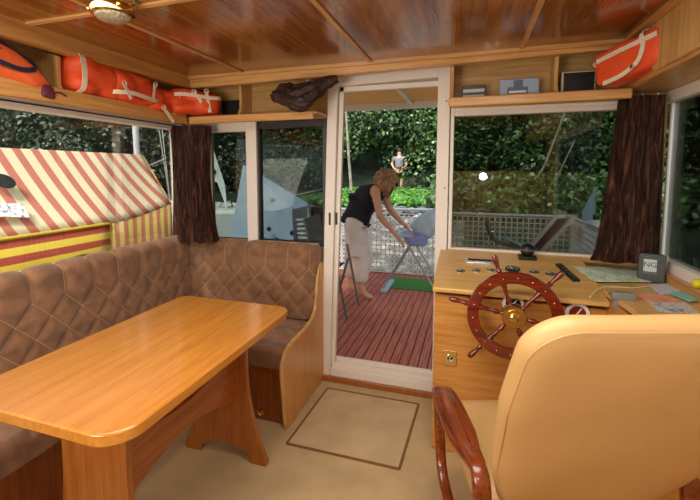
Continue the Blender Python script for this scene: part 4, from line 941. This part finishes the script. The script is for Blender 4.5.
skin('shirt', [(gx, mY, z0_+.95), (gx, mY, z0_+1.08), (gx, mY, z0_+1.3), (gx, mY, z0_+1.42), (gx-.2, mY, z0_+1.40), (gx-.27, mY, z0_+1.24), (gx+.2, mY, z0_+1.40), (gx+.27, mY, z0_+1.24)], [(0, 1), (1, 2), (2, 3), (3, 4), (4, 5), (3, 6), (6, 7)], [(.18, .16), (.17, .15), (.2, .15), (.15, .1), (.08, .08), (.075, .075), (.08, .08), (.075, .075)], M['shirtgrey'], mn)
skin('shorts', [(gx, mY, z0_+.94), (gx-.09, mY, z0_+.82), (gx-.10, mY, z0_+.6), (gx+.09, mY, z0_+.82), (gx+.10, mY, z0_+.6)], [(0, 1), (1, 2), (0, 3), (3, 4)], [(.17, .15), (.12, .12), (.1, .1), (.12, .12), (.1, .1)], M['shorts'], mn)
bm = bmesh.new(); ball(bm, (gx, mY+.01, z0_+1.69), .105, 12); obj('hair', bm, plain('dark_hair', '2a2018', .7), mn)
mn.scale = (.88, .88, .88)
# ---------------------------------------------------------------- high chair
hy = 4.45
hcx = thing('high_chair', 'folding high chair with blue seat and pale blue pad on crossed metal legs', 'high chair', (-.6, hy, 0))
def hpt(x, y, Y=hy): return aty(x, y, Y)
for off in (0, .38):
    for a, b in (((411, 243), (382, 284)), ((405, 240), (438, 284))):
        A = hpt(*a); B = hpt(*b); A.y = hy+off; B.y = hy+off; B.z = .03
        obj('leg', mk(tube, [A, B], .012, 8), M['alu'], hcx)
ft = hpt(385, 284); obj('foot_bar', boxes((ft.x-.045, ft.x+.03, hy-.03, hy+.43, 0, .045)), M['bluecloth'], hcx, .01); f2 = hpt(438, 284); obj('foot_bar', boxes((f2.x-.03, f2.x+.03, hy-.03, hy+.43, 0, .045)), M['bluecloth'], hcx, .01)
a = hpt(400, 236); b = hpt(424, 246)
bm = bmesh.new(); lens(bm, resamp([(a.x-.01, a.z+.02), (b.x+.03, a.z+.02), (b.x+.01, b.z-.02), (a.x+.07, b.z-.02)], .02), .36, Matrix.Translation((0, hy+.19, 0)) @ Matrix.Rotation(PI/2, 4, 'X'), 12, 10); obj('seat', bm, M['blueplastic'], hcx)
pb = [hpt(*q) for q in ((407, 228), (415, 219), (424, 213), (436, 208), (437, 228), (428, 241), (416, 238))]
bm = bmesh.new(); lens(bm, resamp([(p.x, p.z) for p in pb], .02), .34, Matrix.Translation((0, hy+.2, 0)) @ Matrix.Rotation(PI/2, 4, 'X'), 6, 12, lambda v, s: V((.02*noise.noise(v*9), .02*noise.noise(v*8), 0))); obj('seat_pad', bm, M['bluecloth'], hcx, smooth=80)
a = hpt(394, 232); b = hpt(412, 238); bm = bmesh.new(); box(bm, a.x, b.x, hy, hy+.38, b.z, b.z+.03); obj('tray', bm, M['bluecloth'], hcx, .01)
# folding chair behind the person
fc_ = thing('folding_chair', 'grey metal folding chair with pale cloth back at the left edge of the doorway', 'chair', (-1.3, 3.55, 0))
fy = 3.55
for off in (0, .42):
    A = aty(337, 250, fy); B = aty(350, 304, fy); A.y = B.y = fy+off-.1; B.z = .015; obj('leg', mk(tube, [A, B], .012, 8), M['grey'], fc_)
    A2 = V((B.x-.12, A.y, .50)); B2 = V((A.x-.12, A.y, .015)); obj('leg', mk(tube, [A2, B2], .012, 8), M['grey'], fc_)
A = aty(337, 250, fy); obj('seat', boxes((A.x-.34, A.x-.03, fy-.1, fy+.33, .44, .455)), M['bluesling'], fc_, .004)
bm = bmesh.new(); beam(bm, (A.x-.18, fy+.1, .5), (A.x-.30, fy+.1, .95), .40, .02, V((1, 0, 0))); obj('back_cloth', bm, M['bluecloth'], fc_, .004)
# ---------------------------------------------------------------- striped tent on the neighbouring boat
tn = thing('striped_tent', 'red and cream striped canvas tent with red and yellow banded sides outside the left window', 'tent', (-3.5, 2.0, -.2))
RXT, EX, RZ = -3.62, -3.0, 1.585
def eave(y): return .94 if y < 2.7 else .94+.12*((y-2.7)/.75)**1.6
def rend(s): return 3.72-.28*s
bm = bmesh.new(); NY, NS = 50, 8; g = []
for i in range(NY+1):
    row = []
    for j in range(NS+1):
        s = j/NS; y = -.8+(rend(s)+.8)*i/NY; z = RZ+(eave(y)-RZ)*s-.03*math.sin(PI*s); row.append(bm.verts.new((RXT+(EX-RXT)*s, y, z)))
    g.append(row)
for a, b in zip(g, g[1:]):
    for j in range(NS): bm.faces.new((a[j], a[j+1], b[j+1], b[j]))
g2 = []
for i in range(NY+1):
    y = -.8+(rend(0)+.8)*i/NY; g2.append([g[i][0], bm.verts.new((2*RXT-EX, y, .94))])
for a, b in zip(g2, g2[1:]): bm.faces.new((a[0], b[0], b[1], a[1]))
ro = obj('roof', bm, M['roofstripe'], tn); so = ro.modifiers.new('s', 'SOLIDIFY'); so.thickness = .004
def sidewall(ya, yb, mat, name='side_flap'):
    bm = bmesh.new(); n = 24; pv = None
    for i in range(n+1):
        y = ya+(yb-ya)*i/n; xo = .012*math.sin(y*14); a = bm.verts.new((EX-.005, y, eave(y)-.002)); b = bm.verts.new((EX+xo, y, .1))
        if pv: bm.faces.new((pv[0], a, b, pv[1]))
        pv = (a, b)
    o = obj(name, bm, mat, tn); q = o.modifiers.new('s', 'SOLIDIFY'); q.thickness = .004
sidewall(-.8, 2.70, M['sidestripe_h']); sidewall(2.70, 3.44, M['sidestripe_v'])
obj('edge_binding', mk(tube, [(EX, -.8, .94), (EX, 2.68, .94), (EX+.01, 2.69, .5), (EX+.01, 2.69, .1)], .012, 6), plain('yellow_binding', 'e8cc40', .7), tn)
bm = bmesh.new(); e0 = [V((RXT, 3.72, RZ)), V((EX, 3.44, eave(3.44))), V((EX, 3.44, .1)), V((2*RXT-EX, 3.72, .1)), V((2*RXT-EX, 3.72, .94))]; bm.faces.new([bm.verts.new(p) for p in e0]); o = obj('end_flap', bm, M['sidestripe_v'], tn); q = o.modifiers.new('s', 'SOLIDIFY'); q.thickness = .004
bm = bmesh.new(); c = atx(80, 263, EX); prism(bm, [(c.y-.20, .3)]+[(c.y-.20*math.cos(PI*k/12), c.z-.04+.11*math.sin(PI*k/12)) for k in range(13)]+[(c.y+.20, .3)], EX+.014, EX+.02, 'x'); obj('arched_window', bm, M['greencloth'], tn)
def onroof(px, py):   # intersection of the ray with the roof plane
    n_ = V((RZ-.94, 0, EX-RXT)); d = ray(px, py); k = (V((EX, 0, .94))-EYE).dot(n_)/d.dot(n_); return EYE+d*k, n_.normalized()
p, nn = onroof(2, 184); q = nn.to_track_quat('Z', 'Y').to_matrix().to_4x4()
obj('round_patch', mk(lathe, [(0, 0), (.075, 0), (.075, .004), (0, .004)], 24, Matrix.Translation(p+nn*.03) @ q), M['black'], tn)
p, nn = onroof(8, 213); pts = [onroof(*w)[0]+nn*.025 for w in ((-22, 206), (20, 206), (28, 220), (-18, 219))]
bm = bmesh.new(); hexa(bm, pts, [p_+nn*.004 for p_ in pts]); obj('white_patch', bm, mapmat('doodle_patch', [(.38, '7c7c9c'), (.44, 'f0ecf0'), (1, 'f4f0f4')], 40), tn)
nb = thing('neighbour_boat', 'white boat hull moored alongside carrying the striped tent', 'boat', (-3.7, 1.5, -.6))
obj('hull', mk(prism, [(-2.75, .0), (-2.75, .095), (-4.6, .095), (-4.6, 0), (-4.4, -.6), (-2.95, -.6)], -2.5, 4.0, 'y'), M['whitem'], nb, .03)
# mast and rigging beyond the tent
mY_ = 5.5; mp = atx(139, 160, -5); ms = thing('mast', 'white mast rising behind the striped tent', 'mast', (mp.x, mp.y, -.2))
obj('pole', mk(tube, [(mp.x, mp.y, -.2), (mp.x-.06, mp.y, 3.2)], .045, 10), M['whitem'], ms)
for a, b in (((156, 110), (170, 200)), ((160, 110), (169, 190)), ((150, 165), (166, 158))): obj('rigging', mk(tube, [atx(*a, -4.6), atx(*b, -4.6)], .007, 5), M['rope'], ms)
# white moored boat with rail and pennant (front left)
bo = thing('moored_boat', 'white motorboat bow with a bent chrome rail seen through the left front window', 'boat', (-4.2, 6.6, -.6))
def bpt(x, y, Y=6.3): return aty(x, y, Y)
pa = bpt(208, 245); pb_ = bpt(240, 218)
hullp = [(-7, 5.6), (-4.4, 5.6), (-3.8, 6.0), (-3.5, 6.6), (-3.8, 7.4), (-7, 7.6)]
obj('hull', mk(prism, hullp, -.6, .72), M['fender'], bo, .06)
A = [bpt(*q) for q in ((210, 222), (222, 203), (230, 201), (232, 205), (229, 240))]
obj('bow_rail', mk(tube, A, .016, 8), M['chrome'], bo); A = [bpt(*q) for q in ((206, 216), (220, 208), (240, 206))]; obj('bow_rail', mk(tube, A, .012, 8), M['chrome'], bo)
pn = thing('pennant', 'white pennant with a small blue ring drooping from a thin staff', 'flag', bpt(227, 240, 6.2))
A = [bpt(*q, 6.2) for q in ((212, 146), (209, 180), (217, 182), (227, 209), (225, 185))]
bm = bmesh.new(); fa = [bm.verts.new(p) for p in A]; fb = [bm.verts.new(p+V((0, .01, 0))) for p in A]; bm.faces.new(fa); bm.faces.new(fb[::-1])
for k in range(5): bm.faces.new((fa[k], fa[(k+1) % 5], fb[(k+1) % 5], fb[k]))
obj('cloth', bm, M['fender'], pn); obj('staff', mk(tube, [bpt(211, 140, 6.21), bpt(231, 230, 6.21)], .012, 6), M['whitem'], pn)
e_ = bpt(213.5, 172, 6.19); obj('emblem', mk(lathe, [(.055, -.004), (.055, .004), (.035, .004), (.035, -.004)], 18, Matrix.Translation(e_) @ Matrix.Rotation(PI/2, 4, 'X')), M['navy'], pn)
# pale blue pyramid tarp
tp = thing('boat_tarp', 'pale blue pointed tarpaulin over a small boat behind the left windows', 'tarpaulin', (-2.6, 5.7, -.35))
ap = aty(243, 164, 5.9); L0 = aty(226, 245, 5.7); R0_ = aty(292, 209, 5.7); R1_ = aty(288, 245, 5.5)
bm = bmesh.new(); gnd = -.35
base = [V((L0.x, 5.6, gnd)), V((R1_.x+.1, 5.55, gnd)), V((R1_.x+.1, 6.6, gnd)), V((L0.x, 6.6, gnd))]
sh = V((R0_.x, 5.7, R0_.z)); sh2 = sh+V((0, .8, 0))
vs = [bm.verts.new(p) for p in base]; va_ = bm.verts.new(ap); v1 = bm.verts.new(sh); v2 = bm.verts.new(sh2)
for f in ((vs[0], vs[1], v1, va_), (vs[1], vs[2], v2, v1), (vs[2], vs[3], va_, v2), (vs[3], vs[0], va_), (va_, v1, v2)): bm.faces.new(f)
bm.faces.new(vs); obj('cover', bm, M['bluetarp'], tp, .01)
for q in ((272, 200), (269, 229), (292, 233), (277, 240)): obj('dark_patch', mk(ball, aty(*q, 5.55), .04, 10, (1, .15, 1)), M['navy'], tp)
# slatted lounger and dark board behind the dark window
sl = thing('slatted_lounger', 'white and dark slatted lounger standing behind the tinted window', 'lounger', (-1.75, 4.6, 0))
P0, P1, P2, P3 = [aty(*q, 4.6) for q in ((296, 220), (311, 216), (317, 246), (298, 246))]
for k in range(7):
    s = k/6; obj('slat', mk(beam, P0.lerp(P3, s), P1.lerp(P2, s)+V((0, 0, -.03)), .012, .028, V((0, 0, 1))), M['whitem'], sl); obj('frame', mk(tube, [P0, P3, V((P3.x, 4.6, .0))], .014, 8), M['alu'], sl)
P0, P2 = aty(308, 200, 4.5), aty(314, 246, 4.5); obj('side_pole', mk(tube, [P0, P2, V((P2.x+.02, 4.5, 0))], .016, 8), M['alu'], sl)
a = aty(309, 207, 4.55); bd = tag(obj('storage_board', boxes((a.x+.02, a.x+.22, 4.55, 4.58, .0, a.z)), M['bluesling'], bev=.004), 'dark upright board beside the slatted lounger', 'board')
tag(obj('mooring_line', mk(tube, [aty(224, 210, 5.2), aty(280, 199, 5.0), aty(322, 189, 4.8)], .006, 6), M['rope']), 'thin pale line running across behind the tinted window', 'rope')
# blue rounded cover (left of the lounger)
# folded sun lounger right
ly = 4.2; lg = thing('sun_lounger', 'folding lounger with navy sling in a white frame tilted up behind the console window', 'lounger', (.6, ly, 0))
q = [aty(x, y, ly) for x, y in ((556, 217), (576, 215), (541, 252), (527, 251))]
q[2] = q[2]; fr = bmesh.new(); bk_ = .45
A_, B_, C_, D_ = q
bm = bmesh.new(); hexa(bm, [A_, B_, C_, D_], [p+V((0, .02, 0)) for p in (A_, B_, C_, D_)]); obj('sling', bm, M['bluesling'], lg)
obj('frame', mk(tube, [A_, B_, C_, D_], .022, 8, True), M['fender'], lg)
bm = bmesh.new(); tube(bm, [aty(x, y, ly-.1) for x, y in ((487, 219), (489, 232), (496, 241), (512, 246), (538, 250))], .02, 8); obj('arm', bm, M['grey'], lg)
bm = bmesh.new(); tube(bm, [aty(506, 239, ly-.1), aty(530, 250, ly-.1)], .018, 8); obj('arm', bm, M['alu'], lg)
for p in (C_, D_, aty(490, 240, ly-.1)): obj('leg', mk(tube, [p, V((p.x, p.y, .0))], .012, 8), M['alu'], lg)
# fender and blue flag
fp = aty(594, 231, 4.8); fd_ = thing('fender', 'white round boat fender hanging on the railing by the corner curtain', 'fender', fp-V((0, 0, .12)))
bm = bmesh.new(); ball(bm, fp, .125, 20, (1.1, 1, .95)); obj('body', bm, M['fender'], fd_); obj('eyelet', mk(tube, [fp+V((0, 0, .11)), fp+V((-.01, 0, .17))], .012, 8), M['navy'], fd_)
bf = thing('blue_flag', 'pale blue triangular flag behind the white fender', 'flag', aty(582, 245, 5.0))
A = [aty(*w, 5.0) for w in ((594, 190), (582, 212), (583, 224), (594, 224))]; bm = bmesh.new(); hexa(bm, A, [p+V((0, .012, 0)) for p in A]); obj('cloth', bm, M['bluetarp'], bf); obj('staff', mk(tube, [aty(595, 186, 5.01), V((aty(595, 246, 5.01).x, 5.01, .0))], .01, 6), M['alu'], bf)
# ================================================================== LIGHT
w = bpy.data.worlds.new('World'); bpy.context.scene.world = w; w.use_nodes = True; n = w.node_tree.nodes; l = w.node_tree.links
sky = n.new('ShaderNodeTexSky'); sky.sky_type = 'HOSEK_WILKIE'; sky.turbidity = 6; sky.sun_direction = (.3, -.4, .85)
hs = n.new('ShaderNodeHueSaturation'); hs.inputs['Saturation'].default_value = .35; l.new(sky.outputs[0], hs.inputs['Color']); l.new(hs.outputs[0], n['Background'].inputs['Color']); n['Background'].inputs['Strength'].default_value = 5.6
def light(name, kind, loc, energy, color=(1, 1, 1), rot=(0, 0, 0), **k):
    ld = bpy.data.lights.new(name, kind); ld.energy = energy; ld.color = color
    for a, b in k.items(): setattr(ld, a, b)
    o = bpy.data.objects.new(name, ld); C.objects.link(o); o.location = loc; o.rotation_euler = rot; return o
light('sun', 'SUN', (0, 0, 10), 7., (1, .97, .9), (math.radians(35), math.radians(-15), 0), angle=.3)
light('camera_flash', 'POINT', (.13, -.12, 1.33), 15, (1, .97, .92), shadow_soft_size=.04)
light('fill_light', 'AREA', (-.5, .75, 1.985), 32, (1, .95, .86), (0, 0, 0), shape='RECTANGLE', size=1.9, size_y=.7)  # unseen fill panel added under the ceiling to brighten the saloon
light('fill_light', 'AREA', (-1.2, -.6, 1.2), 30, (1, .95, .86), (math.radians(120), 0, math.radians(-15)), size=.9)  # added fill behind the camera, aimed up to brighten the ceiling
vs_ = bpy.context.scene.view_settings; vs_.view_transform = 'Standard'; vs_.look = 'None'; vs_.gamma = 1; vs_.use_curve_mapping = False; vs_.exposure = 0.0
